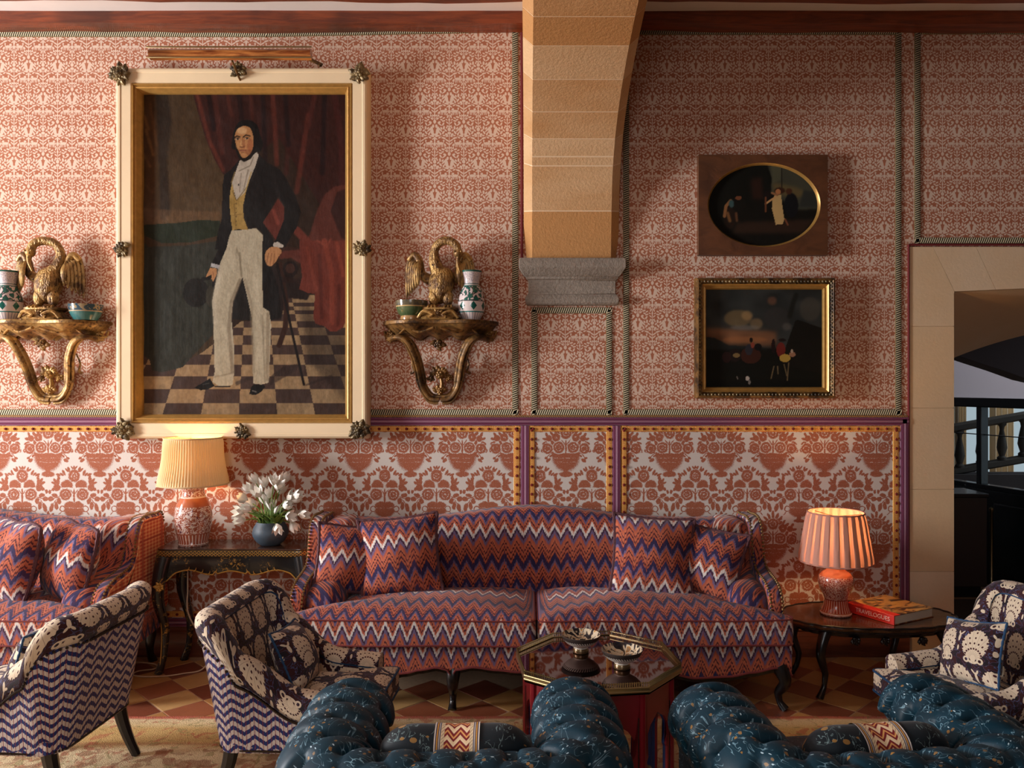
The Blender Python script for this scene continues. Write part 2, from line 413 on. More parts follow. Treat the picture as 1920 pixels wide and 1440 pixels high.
def strip_uv():
    u, v, _ = xyz(uvn()); return u, v            # u along the strip (m), v across (0..1)
def m_rope():
    m = mat('twisted_rope_braid'); u, v = strip_uv()
    t = fr(add(mul(u, 1 / .0135), mul(v, 1.1)))
    e = m_('ABSOLUTE', sub(v, .5))
    col = ramp(t, [(0, C(38, 36, 32)), (.42, C(46, 42, 36)), (.52, C(192, 178, 142)), (.85, C(204, 190, 160)), (1, C(80, 76, 56))])
    col = mix(soft(e, .38, .44), col, C(126, 112, 80))
    bsdf(col, .8, bmp=bump(m_('SINE', mul(t, PI)), .003), spec=.25); return m
def m_cord():
    m = mat('gold_cord'); u, v = strip_uv()
    t = fr(add(mul(u, 1 / .011), mul(v, 1.)))
    bsdf(ramp(t, [(0, C(90, 60, 30)), (.4, C(178, 140, 70)), (.6, C(196, 160, 90)), (.75, C(120, 40, 44)), (1, C(90, 60, 30))]), .7, bmp=bump(m_('SINE', mul(t, PI)), .002)); return m
def m_purple():
    m = mat('purple_striped_braid'); u, v = strip_uv()
    pr, li, dk = C(144, 74, 104), C(220, 176, 196), C(108, 48, 76)
    col = ramp(v, [(0, C(160, 120, 142)), (.07, C(120, 84, 108)), (.12, pr), (.40, dk), (.43, li), (.475, li), (.49, pr), (.53, pr), (.545, li), (.58, li), (.6, dk), (.88, pr), (.93, C(165, 126, 150)), (1, C(130, 92, 116))])
    n = noise_(comb(mul(u, 30.), mul(v, 40.)), 6., 2)
    bsdf(mix(mul(n, .3), col, C(90, 50, 76)), .8, bmp=bump(m_('SINE', mul(v, 60.)), .001), spec=.25); return m
def m_fringe():
    m = mat('orange_checked_fringe'); u, v = strip_uv()
    cu = m_('ABSOLUTE', sub(fr(mul(u, 1 / .0085)), .5)); cv = m_('ABSOLUTE', sub(fr(mul(v, 4.)), .5))
    grid = mx(cu, cv)
    col = ramp(grid, [(0, C(206, 84, 34)), (.26, C(212, 100, 42)), (.36, C(238, 190, 96)), (.5, C(244, 206, 126))])
    bsdf(col, .85, bmp=bump(grid, .003), spec=.2); return m

# ---------------------------------------------------------------- materials: upholstery
def m_flame(name, off=0., amp=.135):
    """Flame-stitch ikat: serrated zigzags, u across and v up, in metres."""
    m = mat(name); u, v, _ = xyz(uvn())
    cw = .0034
    q = m_('FLOOR', m_('DIVIDE', u, cw)); jit = sub(white(q), .5); jit2 = sub(white(add(q, 77.3)), .5)
    uq = mul(q, cw)
    lf = noise_(comb(u, v), 3., 1)
    tri = m_('ABSOLUTE', sub(fr(m_('DIVIDE', uq, .074)), .5))
    vv = add(add(v, mul(tri, amp)), add(mul(jit, .013), mul(sub(lf, .5), .02)))
    t = fr(mul(add(vv, off), -1 / .415))
    O, P_, N, L, WH, Dk, Or = C(180, 90, 62), C(72, 30, 40), C(40, 40, 80), C(108, 94, 128), C(226, 216, 208), C(56, 26, 34), C(198, 110, 78)
    col = ramp(t, [(0, WH), (.035, WH), (.05, N), (.085, P_), (.10, L), (.135, L), (.16, O), (.235, Or), (.245, P_), (.262, P_), (.272, Or), (.32, O), (.33, Dk), (.35, P_), (.362, Or), (.388, O), (.40, P_), (.415, N), (.475, N)], 'LINEAR')
    col2 = ramp(t, [(.475, N), (.495, N), (.505, L), (.53, L), (.545, O), (.585, Or), (.595, P_), (.612, P_), (.622, Or), (.67, O), (.68, Dk), (.698, P_), (.71, O), (.722, O), (.735, N), (.81, N), (.82, L), (.85, L), (.862, O), (.905, Or), (.915, P_), (.93, P_), (.942, O), (.975, Or), (.985, WH), (1, WH)], 'LINEAR')
    col = mix(gt(t, .475), col, col2)
    dash = mul(gt(add(jit2, mul(lf, .3)), .32), .22)
    col = mix(dash, col, C(112, 46, 56))
    thr = noise_(comb(mul(u, 420.), mul(v, 60.)), 1., 2)
    col = mix(mul(thr, .30), col, mix(.5, col, C(70, 34, 44)))
    bsdf(col, .85, bmp=bump(thr, .0012, .6), spec=.2, sheen=.15); return m

def m_check():
    m = mat('orange_windowpane_check'); u, v, _ = xyz(uvn())
    def line(a, p, wd): return lt(m_('ABSOLUTE', sub(fr(m_('DIVIDE', a, p)), .5)), wd)
    a = line(u, .040, .25); b = line(v, .021, .25)
    col = mix(mul(add(a, b), .5), C(226, 170, 118), C(190, 70, 42))
    big = mx(line(u, .24, .05), line(v, .105, .06))
    col = mix(mul(big, .75), col, C(150, 40, 30))
    n = noise_(comb(u, v), 300., 1)
    bsdf(mix(mul(n, .2), col, C(140, 60, 40)), .85, bmp=bump(n, .0008), spec=.2, sheen=.1); return m

def m_suzani():
    m = mat('suzani_fan_print'); u, v, _ = xyz(uvn())
    PX, PY = .150, .165
    ty = m_('DIVIDE', v, PY); row = m_('FLOOR', ty); y = mul(sub(fr(ty), .5), PY)
    tx = add(m_('DIVIDE', u, PX), mul(row, .5)); x = mul(sub(fr(tx), .5), PX)
    P = comb(x, y)
    # fan polar coordinates about its foot
    fx, fy = x, add(y, .052)
    ang = m_('ARCTAN2', fx, fy); rad = vm('LENGTH', comb(fx, fy))
    spike = mul(m_('ABSOLUTE', sub(fr(mul(ang, 9.)), .5)), .12)
    fan = add(ell(P, 0, .004, .056, .069), spike)
    ca = sub(fr(add(mul(ang, 3.2), .5)), .5)
    cr = sub(fr(m_('DIVIDE', rad, .0245)), .5)
    seed = vm('LENGTH', comb(mul(m_('DIVIDE', ca, 3.2), mul(rad, 130.)), mul(cr, 2.6)))
    seed = mx(seed, soft(rad, .045, .02)) if False else seed
    ray = m_('ABSOLUTE', mul(sub(fr(add(mul(ang, 3.2), 0.)), .5), mul(rad, 300.)))
    xa = m_('ABSOLUTE', x); Pa = comb(xa, y)
    hook = mn(ring(Pa, .030, -.066, .010, .0035), ell(Pa, .012, -.074, .014, .005, .4), ell(Pa, .0, -.058, .012, .016))
    sq = noise_(comb(u, v), 34., 1.5, .5, dist=1.2)
    squ = m_('ABSOLUTE', sub(sq, .5))
    ground = mix(lt(squ, .018), mix(gt(sq, .57), C(54, 20, 24), C(28, 23, 32)), C(74, 80, 116))
    bud = mn(ell(Pa, .075, .03, .006, .020), ell(Pa, .066, .052, .004, .011, .6), ell(Pa, .075, -.02, .005, .012))
    cream = C(220, 202, 176)
    inside = lt(fan, 1.)
    col = mix(inside, ground, cream)
    col = mix(mul(inside, lt(ray, .55)), col, mix(.55, cream, C(84, 34, 40)))
    col = mix(mul(inside, mul(lt(seed, .5), gt(rad, .022))), col, C(66, 24, 34))
    col = mix(lt(hook, 1.), col, cream)
    col = mix(lt(bud, 1.), col, cream)
    n = noise_(comb(u, v), 500., 1)
    bsdf(mix(mul(n, .18), col, C(70, 50, 50)), .85, bmp=bump(n, .0006), spec=.2, sheen=.15); return m

def m_chevron():
    m = mat('blue_wave_weave'); u, v, _ = xyz(uvn())
    cw = .0042
    q = m_('FLOOR', m_('DIVIDE', u, cw)); jit = sub(white(q), .5)
    wave = mul(m_('ABSOLUTE', sub(fr(m_('DIVIDE', u, .083)), .5)), .060)
    t = fr(m_('DIVIDE', add(add(v, wave), mul(jit, .005)), .038))
    d = m_('ABSOLUTE', sub(t, .5))
    col = mix(soft(d, .25, .27), C(210, 196, 186), C(28, 44, 102))
    thread = gt(fr(m_('DIVIDE', u, cw * 2)), .86)
    col = mix(mul(thread, .55), col, C(60, 52, 80))
    red = lt(m_('ABSOLUTE', sub(fr(m_('DIVIDE', u, .0166)), .5)), .07)
    col = mix(red, col, C(122, 40, 44))
    n = noise_(comb(u, v), 400., 1)
    bsdf(mix(mul(n, .2), col, C(50, 44, 60)), .88, bmp=bump(n, .0008), spec=.2, sheen=.1); return m

def m_velvet():
    m = mat('teal_printed_velvet'); u, v, _ = xyz(uvn()); P = comb(u, v)
    nb = noise_(P, 5., 2)
    base = mix(nb, C(8, 36, 48), C(14, 60, 78))
    wv = noise_(mapn(P, rot=(0, 0, .6), scale=(1, 1.7, 1)), 17., 1., .5, dist=1.6)
    gate = soft(noise_(P, 22., 1), .44, .52)
    line = mul(lt(m_('ABSOLUTE', sub(wv, .5)), .012), gate)
    col = mix(mul(line, .7), base, C(130, 172, 190))
    wd = vm('ADD', P, vm('MULTIPLY', noise_(P, 90., 1, col=True), (.008, .008, 0)))
    d1 = vor(wd, 34.); g1 = vor(wd, 34., 'Color')
    dot = mul(lt(d1, .20), gt(xyz(g1)[0], .42))
    col = mix(dot, col, mix(xyz(g1)[1], C(150, 112, 58), C(120, 100, 78)))
    d2 = vor(mapn(P, rot=(0, 0, .9), scale=(1, 2.4, 1)), 24.); g2 = vor(mapn(P, rot=(0, 0, .9), scale=(1, 2.4, 1)), 24., 'Color')
    col = mix(mul(lt(d2, .13), gt(xyz(g2)[2], .78)), col, C(176, 204, 216))
    n = noise_(P, 600., 1)
    bsdf(col, .48, bmp=bump(n, .0006, .6), spec=.3); return m
def m_velvet_dark():
    m = mat('dark_printed_velvet'); u, v, _ = xyz(uvn()); P = comb(u, v)
    base = mix(noise_(P, 6., 2), C(9, 20, 28), C(14, 32, 42))
    wv = noise_(mapn(P, scale=(1.8, 1, 1)), 20., 1., dist=1.5)
    line = mul(lt(m_('ABSOLUTE', sub(wv, .5)), .024), soft(noise_(P, 16., 1), .50, .55))
    col = mix(mul(line, .9), base, C(120, 146, 148))
    d1 = vor(P, 26.); g1 = vor(P, 26., 'Color')
    col = mix(mul(lt(d1, .30), gt(xyz(g1)[0], .55)), col, C(150, 112, 58))
    bsdf(col, .6, spec=.3, sheen=.1); return m
def m_woven_band():
    m = mat('woven_zigzag_band'); u, v, _ = xyz(uvn())     # u 0..1 across the band, v in metres
    tri = m_('ABSOLUTE', sub(fr(mul(u, 3.5)), .5))
    t = fr(add(m_('DIVIDE', v, .045), mul(tri, 1.1)))
    zz = ramp(t, [(0, C(214, 186, 148)), (.18, C(214, 186, 148)), (.22, C(116, 36, 40)), (.40, C(116, 36, 40)), (.44, C(206, 150, 90)), (.56, C(206, 150, 90)), (.6, C(130, 44, 44)), (.8, C(110, 34, 38)), (.84, C(222, 196, 160)), (1, C(222, 196, 160))])
    e = m_('ABSOLUTE', sub(u, .5))
    br = fr(add(mul(v, 80.), mul(u, 14.)))
    edge = ramp(mul(e, 2.), [(0, C(0, 0, 0)), (.56, C(206, 184, 150)), (.70, C(206, 184, 150)), (.72, C(34, 40, 74)), (.76, C(190, 180, 168)), (.80, C(34, 40, 74)), (.83, C(176, 128, 60)), (.88, C(176, 128, 60)), (.90, C(34, 40, 74)), (.94, C(200, 190, 180)), (1, C(60, 62, 90))], 'CONSTANT')
    edge = mix(mul(mul(gt(br, .6), lt(e, .35)), .5), edge, C(120, 84, 60))
    col = mix(gt(e, .28), zz, edge)
    bsdf(col, .9, bmp=bump(br, .002), spec=.15); return m

# ---------------------------------------------------------------- materials: wood, stone, metal, ceramics
def m_wood(name, a, b, rough=.35, scale=(1.5, 14, 14), coat=.2):
    m = mat(name); P = mapn(objc(), scale=scale)
    n = noise_(P, 2.2, 5, .62, dist=.8); kn = noise_(objc(), 2.5, 2)
    col = mix(soft(n, .3, .7), C(*a), C(*b)); col = mix(mul(soft(kn, .55, .72), .6), col, C(a[0] * .55, a[1] * .5, a[2] * .5))
    bsdf(col, rough, bmp=bump(n, .003), coat=coat); return m
def m_stone(name, c1, c2, speck=.0, band=True, rough=.85, bd=.003):
    m = mat(name); P = objc(); oi = nd('ShaderNodeObjectInfo').outputs['Random']
    n1 = noise_(mapn(P, scale=(.5, .5, 2.2) if band else (1, 1, 1)), 2.6, 4, .6); n2 = noise_(P, 60, 3, .7)
    f = add(mul(n1, .8), mul(sub(oi, .5), .9))
    col = mix(soft(f, .1, .8), C(*c1), C(*c2)); col = mix(mul(n2, .25 + speck), col, C(c1[0] * .45, c1[1] * .42, c1[2] * .4))
    bsdf(col, rough, bmp=bump(add(n2, mul(n1, .4)), bd), spec=.25); return m
def m_tile():
    m = mat('terracotta_tile'); oi = nd('ShaderNodeObjectInfo')
    P = vm('ADD', objc(), vm('SCALE', (1., 1., 1.), None)) if False else objc()
    r = oi.outputs['Random']; tone = oi.outputs['Color']
    n = noise_(vm('ADD', P, comb(mul(r, 50.), mul(r, 31.), 0.)), 9., 4, .6)
    col = mix(mul(n, .65), tone, mix(.55, tone, C(92, 44, 26))); col = mix(mul(r, .3), col, mix(.4, tone, C(120, 62, 40)))
    bsdf(col, .36, bmp=bump(n, .002), spec=.4); return m
def m_rug():
    m = mat('needlepoint_rug'); u, v, _ = xyz(uvn()); P = comb(u, v)        # v = metres in from the far edge
    nz = noise_(P, 14., 2, col=True); Q = vm('MULTIPLY_ADD', nz, (.07, .07, 0), P)
    px = noise_(P, 170., 2, .7); px2 = noise_(P, 40., 2)
    fl = noise_(Q, 15., 1, dist=1.2); lv = noise_(vm('ADD', Q, (3., 5., 0)), 17., 1, dist=1.)
    bd = ramp(m_('DIVIDE', add(v, mul(sub(px, .5), .02)), .9), [(0, C(176, 76, 56)), (.025, C(196, 110, 80)), (.045, C(226, 204, 160)), (.11, C(222, 196, 142)), (.16, C(206, 170, 104)), (.32, C(204, 168, 104)), (.345, C(186, 140, 92)), (.37, C(214, 186, 134)), (.42, C(224, 202, 160)), (1, C(220, 196, 152))])
    f1 = mul(soft(fl, .56, .66), .62); f2 = mul(soft(lv, .57, .68), .55)
    col = mix(f1, bd, C(184, 84, 58)); col = mix(f2, col, C(140, 128, 70))
    dk = noise_(Q, 9., 2, dist=1.4)
    col = mix(mul(mul(gt(v, .36), soft(dk, .50, .60)), .7), col, C(150, 96, 62))
    col = mix(mul(soft(px, .35, .75), .45), col, mix(.5, col, C(110, 72, 40)))
    bsdf(col, .95, bmp=bump(add(px, mul(px2, .6)), .008), spec=.1, sheen=.1); return m
def m_gilt(name='old_gilding', a=(186, 146, 84), b=(92, 62, 34), rough=.38, feather=False):
    m = mat(name); P = objc(); n = noise_(P, 34., 4, .65); n2 = noise_(P, 9., 2)
    f = add(mul(n, .5), mul(n2, .55))
    col = mix(soft(f, .42, .66), C(*a), C(*b)); col = mix(soft(noise_(P, 70., 2), .60, .72), col, C(50, 32, 20))
    bsdf(col, add(rough - .1, mul(n, .3)), .4, bump(noise_(mapn(P, scale=(1, 1, .32)), 95., 2, .6), .012, 1.) if feather else bump(n, .004)); return m
def m_ceramic_bands(name, bands, spots=None, scale=1., rough=.18):
    """Glazed pot: colour bands by height (metres) with brush marks."""
    m = mat(name); x, y, z = xyz(objc())
    st = [(p, C(*c)) for p, c in bands]; top = bands[-1][0]
    hi = max(top, 1e-4)
    col = ramp(m_('DIVIDE', z, hi), [(min(1, p / hi), c) for p, c in st], 'CONSTANT')
    if spots: col = spots(col, x, y, z)
    bsdf(col, rough, coat=.5, spec=.5); return m
def theta(x, y): return m_('ARCTAN2', y, x)

M = {}
M['wallpaper'] = m_wallpaper(); M['dado'] = m_dado(); M['rope'] = m_rope(); M['cord'] = m_cord(); M['purple'] = m_purple(); M['fringe'] = m_fringe()
M['pompom'] = simple('dark_red_wool', (120, 34, 24), .9)
M['redcord'] = simple('dark_red_edging', (110, 30, 34), .8)
M['flame'] = m_flame('flame_stitch_ikat', .372); M['flame_cushion'] = m_flame('flame_stitch_ikat_cushion', .345, .175)
M['piping_red'] = simple('rust_piping', (116, 44, 42), .85)
M['cordtrim'] = simple('brown_twisted_cord', (88, 52, 58), .85, nscale=90, namp=.35, bmpd=.003)
M['check'] = m_check(); M['suzani'] = m_suzani(); M['chevron'] = m_chevron(); M['velvet'] = m_velvet(); M['velvet_dark'] = m_velvet_dark(); M['band'] = m_woven_band()
M['piping_blue'] = simple('blue_piping', (16, 62, 100), .7)
M['piping_teal'] = simple('dark_teal_button', (14, 46, 62), .6, sheen=.4)
M['nail'] = simple('antique_brass_nail', (150, 120, 80), .35, .8)
M['nail_dark'] = simple('dark_bronze_nail', (58, 48, 42), .35, .8)
M['ebony'] = simple('black_lacquered_wood', (16, 15, 17), .3, coat=.3, nscale=20, namp=.3)
M['beam'] = m_wood('red_stained_beam', (92, 38, 18), (136, 62, 28), .4)
M['skirting'] = m_wood('brown_skirting', (92, 48, 32), (120, 66, 44), .4)
M['plaster'] = simple('white_plaster', (232, 226, 222), .9, nscale=6, namp=.04)
M['ashlar'] = m_stone('golden_sandstone', (206, 152, 96), (232, 196, 152)); M['mortar'] = simple('pale_lime_mortar', (236, 208, 172), .9)
M['granite'] = m_stone('grey_granite', (132, 120, 108), (178, 166, 152), .42, False, bd=.005)
M['jamb'] = m_stone('buff_limestone', (234, 202, 160), (240, 216, 184), -.14, False, bd=.0008)
M['tile'] = m_tile(); M['grout'] = simple('floor_grout', (170, 140, 110), .9, nscale=40)
M['rug'] = m_rug(); M['gilt'] = m_gilt(); M['gilt_feather'] = m_gilt('feathered_gilding', feather=True); M['gilt_dark'] = m_gilt('dull_dark_gilding', (140, 102, 54), (58, 40, 24), .4)
M['gilt_bright'] = simple('warm_gilding', (184, 142, 76), .34, .45, nscale=30, namp=.2)
M['ormolu'] = m_gilt('tarnished_ormolu', (136, 116, 78), (50, 40, 28), .4)
M['brass'] = simple('polished_brass', (178, 162, 120), .3, 1.)
M['cream_paint'] = simple('cream_painted_wood', (232, 208, 170), .5, nscale=5, namp=.05)
# ================================================================ THE ROOM
K = 300.0
def wx(px): return (px - 990) / K
def wz(py): return 1.7 - (py - 720) / K
ZD = wz(781)                                   # top of the dado
XD0 = wx(1704); ZD1 = wz(462)                  # stone doorway: left edge, top edge
XL, XR, YF, ZC = -7.5, 5.6, -7.6, 3.97
mb = MB(); mb.box(XL, XD0, 0, .3, ZD, ZC); mb.box(XD0, XR, 0, .3, ZD1, ZC)
wall = struct('wall_back', mb, M['wallpaper'], smooth=False)
mb = MB(); mb.box(XL, XD0, -.004, .3, wz(1190), ZD)
o = mb.build('dado_panel', M['dado'], wall, smooth=False); tag(o, 'cream cloth woven with rust red vases of flowers')
# left wall with its window opening, right wall, wall behind the camera
wy0, wy1, wz0, wz1 = -3.15, -1.85, .95, 3.35
mb = MB(); mb.box(XL - .3, XL, YF, wy0, 0, ZC); mb.box(XL - .3, XL, wy1, .3, 0, ZC); mb.box(XL - .3, XL, wy0, wy1, 0, wz0); mb.box(XL - .3, XL, wy0, wy1, wz1, ZC)
struct('wall_left', mb, M['plaster'], smooth=False)
M['dim'] = simple('brown_wall_cloth', (92, 60, 46), .9, nscale=3)
mb = MB(); mb.box(XR, XR + .2, YF, 0, 0, ZC); struct('wall_right', mb, M['dim'], smooth=False)
fx, fz = (-1.6, .4), (1.4, 3.75)  # opening added in the rear wall around the fill light
mb = MB(); mb.box(XL - .3, fx[0], YF - .2, YF, 0, ZC); mb.box(fx[1], XR + .2, YF - .2, YF, 0, ZC); mb.box(fx[0], fx[1], YF - .2, YF, 0, fz[0]); mb.box(fx[0], fx[1], YF - .2, YF, fz[1], ZC); struct('wall_front', mb, M['dim'], smooth=False)
win = MB()
for y in (wy0, wy1 - .06): win.box(XL - .16, XL - .1, y, y + .06, wz0, wz1)
for z in (wz0, wz1 - .06, 2.0): win.box(XL - .16, XL - .1, wy0, wy1, z, z + .06)
win.box(XL - .16, XL - .1, -2.53, -2.47, wz0, wz1)
struct('window_1', win, M['cream_paint'], smooth=False)
win = MB()
for x in (fx[0], -.63, fx[1] - .06): win.box(x, x + .06, YF - .16, YF - .1, *fz)
for z in (fz[0], 2.5, fz[1] - .06): win.box(*fx, YF - .16, YF - .1, z, z + .06)
struct('window_added', win, M['cream_paint'], smooth=False)  # made-up window frame, out of view, set round the rear fill light
# floor and floor tiles
mb = MB(); mb.box(XL - .3, 9.2, YF, 6.5, -.12, -.0015); floor = struct('floor', mb, M['grout'], smooth=False)
TS = .212; tm = None; rnd = random.Random(3)
tones = {1: [(196, 150, 92), (204, 164, 108), (186, 138, 84)], 0: [(150, 88, 60), (138, 78, 54), (160, 98, 68), (128, 72, 52)]}
a0 = Vector((-2.196, -.549))
ntile = 0
def tile_mesh():
    h = TS / 2 - .0025; b = .003
    vs = [(-h, -h, -.012), (h, -h, -.012), (h, h, -.012), (-h, h, -.012), (-h, -h, -.0008), (h, -h, -.0008), (h, h, -.0008), (-h, h, -.0008), (-h + b, -h + b, 0), (h - b, -h + b, 0), (h - b, h - b, 0), (-h + b, h - b, 0)]
    fs = [(0, 1, 5, 4), (1, 2, 6, 5), (2, 3, 7, 6), (3, 0, 4, 7), (4, 5, 9, 8), (5, 6, 10, 9), (6, 7, 11, 10), (7, 4, 8, 11), (8, 9, 10, 11)]
    me = bpy.data.meshes.new('tile'); me.from_pydata(vs, [], fs); me.materials.append(M['tile']); return me
tm = tile_mesh(); s2 = TS / math.sqrt(2)
for i in range(-40, 41):
    for j in range(-40, 41):
        x = a0.x + (i + j + 1) * s2; y = a0.y + (j - i) * s2
        vis = (-1.35 < y < .12 and -2.75 < x < 2.95) if not (1.55 < x < 2.7 and y < -1.2) else False
        if not vis or (y > -.0 and x < 9): continue
        if -.9 < x < 1.0 and y > -.45: continue
        o = bpy.data.objects.new('tile', tm); COL.objects.link(o); o.parent = floor
        o.location = (x, y, rnd.uniform(-.001, .001)); o.rotation_euler = (rnd.uniform(-.004, .004), rnd.uniform(-.004, .004), PI / 4)
        o.color = C(*rnd.choice(tones[i % 2 ^ (j % 2)])); ntile += 1
print('tiles', ntile)
# ceiling and beams
mb = MB(); mb.box(XL - .3, XR + .2, YF - .2, .3, ZC, ZC + .15); struct('ceiling', mb, M['plaster'], smooth=False)
def beam(x0, x1, y0, y1, z0, seed, nm='beam'):
    n = 46
    def f(u, v):
        x = lerp(x0, x1, u); a = v * 4
        cy, cz = [(y0, ZC + .02), (y0, z0), (y1, z0), (y1, ZC + .02)][int(a) % 4]
        ny, nz_ = [(y0, z0), (y1, z0), (y1, ZC + .02), (y0, ZC + .02)][int(a) % 4]
        t = a - int(a); y = lerp(cy, ny, t); z = lerp(cz, nz_, t)
        nn = noise.noise(Vector((x * .9, seed, 0))) * .022 + noise.noise(Vector((x * 4, y * 9, z * 9 + seed))) * .006
        if 0 < v < 1: z += nn; y += nn * .6 * (1 if y < (y0 + y1) / 2 else -1)
        return (x, y, z)
    b = MB().grid(n, 16, f, cv=True)
    return b
tag(beam(XL, -.02, -.005, -.135, 3.895, 1).build('beam', M['beam'], angle=50), kind='structure')
tag(beam(.62, XR, -.005, -.135, 3.895, 5).build('beam', M['beam'], angle=50), kind='structure')
for k in range(1, 10):
    y = -.43 - .52 * (k - 1)
    for x0, x1 in ((XL, .02), (.60, XR)):
        tag(beam(x0, x1, y, y - .24, 3.885, 10 + k * 3 + x1).build('beam', M['beam'], angle=50), kind='structure')
# stone arch: springs from the corbel, runs out over the room
x0a, x1a = wx(982), wx(1160); ch = .052
path = spline([(-.03, 2.44), (-.065, 2.72), (-.13, 2.98), (-.30, 3.17), (-.56, 3.31), (-.92, 3.42), (-1.4, 3.50), (-2.2, 3.58), (-3.2, 3.62), (-4.4, 3.58), (-5.4, 3.42), (-6.2, 3.0), (-6.6, 2.3)], 400)
jz = [487, 397, 313, 261, 210, 151, 88, 33]
# joints as seen along the soffit; beyond the frame regular blocks
cuts = []
for py in jz:
    best = min(range(len(path)), key=lambda i: abs((720 - (path[i].y - 1.7) * 1500 / (5 + path[i].x)) - py) if path[i].x > -2 else 1e9)
    cuts.append(best)
cuts[0] = 0
while cuts[-1] < len(path) - 1: cuts.append(min(cuts[-1] + 24, len(path) - 1))
core = MB(); arch = None
def arch_row(p, q, inset):
    """Section of the arch rib at path point p (y, z); q = inward normal (up / into the mass)."""
    top = 4.05; w0, w1 = x0a + inset, x1a - inset
    pts = []
    def at(x, d): return Vector((x, p.x + q.x * d, p.y + q.y * d))
    return [at(w0, ch + .5), at(w0, ch + inset), at(w0 + ch, inset), at(w1 - ch, inset), at(w1, ch + inset), at(w1, ch + .5)]
def nrm(i):
    t = (path[min(i + 1, len(path) - 1)] - path[max(i - 1, 0)]).normalized()
    return Vector((-t.y, t.x)) if -t.y > 0 or t.x > 0 else Vector((t.y, -t.x))
def nrm2(i):
    t = (path[min(i + 1, len(path) - 1)] - path[max(i - 1, 0)]).normalized()
    n1 = Vector((t.y, -t.x)); 
    return n1 if (n1.x > 0 or n1.y > 0) and n1.y > -.3 else -n1
arch_o = None
for a, b in zip(cuts[:-1], cuts[1:]):
    n = max(2, (b - a) // 3); R = []
    for k in range(n + 1):
        f_ = a + (b - a) * k / n; i = int(round(f_)); R.append(arch_row(path[i], nrm2(i), 0))
    # ends pulled back a hair so that the joint shows
    d0 = (R[1][2] - R[0][2]).normalized() * .0035; d1 = (R[-2][2] - R[-1][2]).normalized() * .0035
    R[0] = [p + d0 for p in R[0]]; R[-1] = [p + d1 for p in R[-1]]
    mb = MB().rows(R, closed=True); mb.add(R[0], [(0, 1, 2, 3, 4, 5)]); mb.add(R[-1], [(5, 4, 3, 2, 1, 0)])
    if arch_o is None:
        Rm = [arch_row(path[i], nrm2(i), .0012) for i in range(0, len(path), 4)]
        arch_o = struct('trim_arch', MB().rows(Rm, closed=True), M['mortar'])
        tag(arch_o, 'golden sandstone arch rib springing from the wall')
    mb.build('stone', M['ashlar'], arch_o, angle=30)
sp = MB()                                     # masonry over the arch up to the ceiling
R = [[Vector((x0a + .03, path[i].x + nrm2(i).x * .1, path[i].y + .12)), Vector((x0a + .03, path[i].x + nrm2(i).x * .1, max(path[i].y + .16, ZC))), Vector((x1a - .03, path[i].x + nrm2(i).x * .1, max(path[i].y + .16, ZC))), Vector((x1a - .03, path[i].x + nrm2(i).x * .1, path[i].y + .12))] for i in range(0, len(path), 8)]
sp.rows(R, closed=True); sp.build('masonry', M['ashlar'], arch_o, smooth=False)
# granite corbel
prof = [(.02, wz(487)), (.085, wz(487)), (.092, wz(492)), (.092, wz(505)), (.085, wz(508)), (.06, wz(518)), (.045, wz(521)), (.045, wz(524)), (.028, wz(527)), (.028, wz(552)), (.04, wz(555)), (.05, wz(562)), (.046, wz(570)), (.036, wz(573)), (.02, wz(573))]
mb = MB(); R = []
for d, z in prof:
    cx0, cx1 = wx(998) - d * .9, wx(1146) + d * .9
    R.append([Vector((cx0, .02, z)), Vector((cx0, -d, z)), Vector((cx1, -d, z)), Vector((cx1, .02, z))])
mb.rows(R); mb.add(R[0], [(0, 1, 2, 3)]); mb.add(R[-1], [(3, 2, 1, 0)])
o = struct('trim_corbel', mb, M['granite'], angle=30, bevel=.004); tag(o, 'grey carved granite corbel under the sandstone arch')
# ---------------------------------------------------------------- braids and rails on the wall
ntrim = 0
def strip(p0, p1, wd, mt, th=.008, off=0.):
    """A flat braid between two wall points (px), wd wide in px; u runs along it."""
    x0, z0, x1, z1 = wx(p0[0]), wz(p0[1]), wx(p1[0]), wz(p1[1])
    hor = abs(x1 - x0) > abs(z1 - z0); h = wd / K / 2; n = max(2, int(max(abs(x1 - x0), abs(z1 - z0)) / .25))
    sec = [(-1, 0), (-.92, .75), (-.5, 1), (.5, 1), (.92, .75), (1, 0)]
    R = []; UV = []
    L = math.hypot(x1 - x0, z1 - z0)
    for i in range(n + 1):
        t = i / n; x = lerp(x0, x1, t); z = lerp(z0, z1, t); r = []; u = []
        for a, b in sec:
            r.append(Vector((x, -off - b * th, z - a * h)) if hor else Vector((x + a * h, -off - b * th, z)))
            u.append((t * L, (a + 1) / 2))
        R.append(r); UV.append(u)
    return MB().rows(R, UV, flip=not (hor and x1 > x0))
def trim(name, p0, p1, wd, mt, lab, **kw):
    o = strip(p0, p1, wd, mt, **kw).build(name, M[mt], angle=60); tag(o, kind='structure'); return o
n = 0
for p0, p1 in [((-1360, 63), (500, 64)), ((500, 64), (972, 55)), ((1195, 60), (1690, 60)), ((1714, 59), (2600, 59)), ((966, 55), (966, 780)), ((1174, 62), (1174, 780)), ((1684, 60), (1684, 780)), ((1720, 58), (1720, 457)),
               ((-1360, 773), (972, 773)), ((996, 773), (1147, 773)), ((1169, 773), (1690, 773)), ((1002, 581), (1002, 780)), ((1142, 581), (1142, 780)), ((996, 582), (1147, 582)), ((1714, 451), (2600, 451))]:
    n += 1; trim('trim_%d' % n, p0, p1, 11.5, 'rope', '')
n += 1; trim('trim_%d' % n, (-1360, 780.5), (1700, 780.5), 4.5, 'cord', '', th=.012)
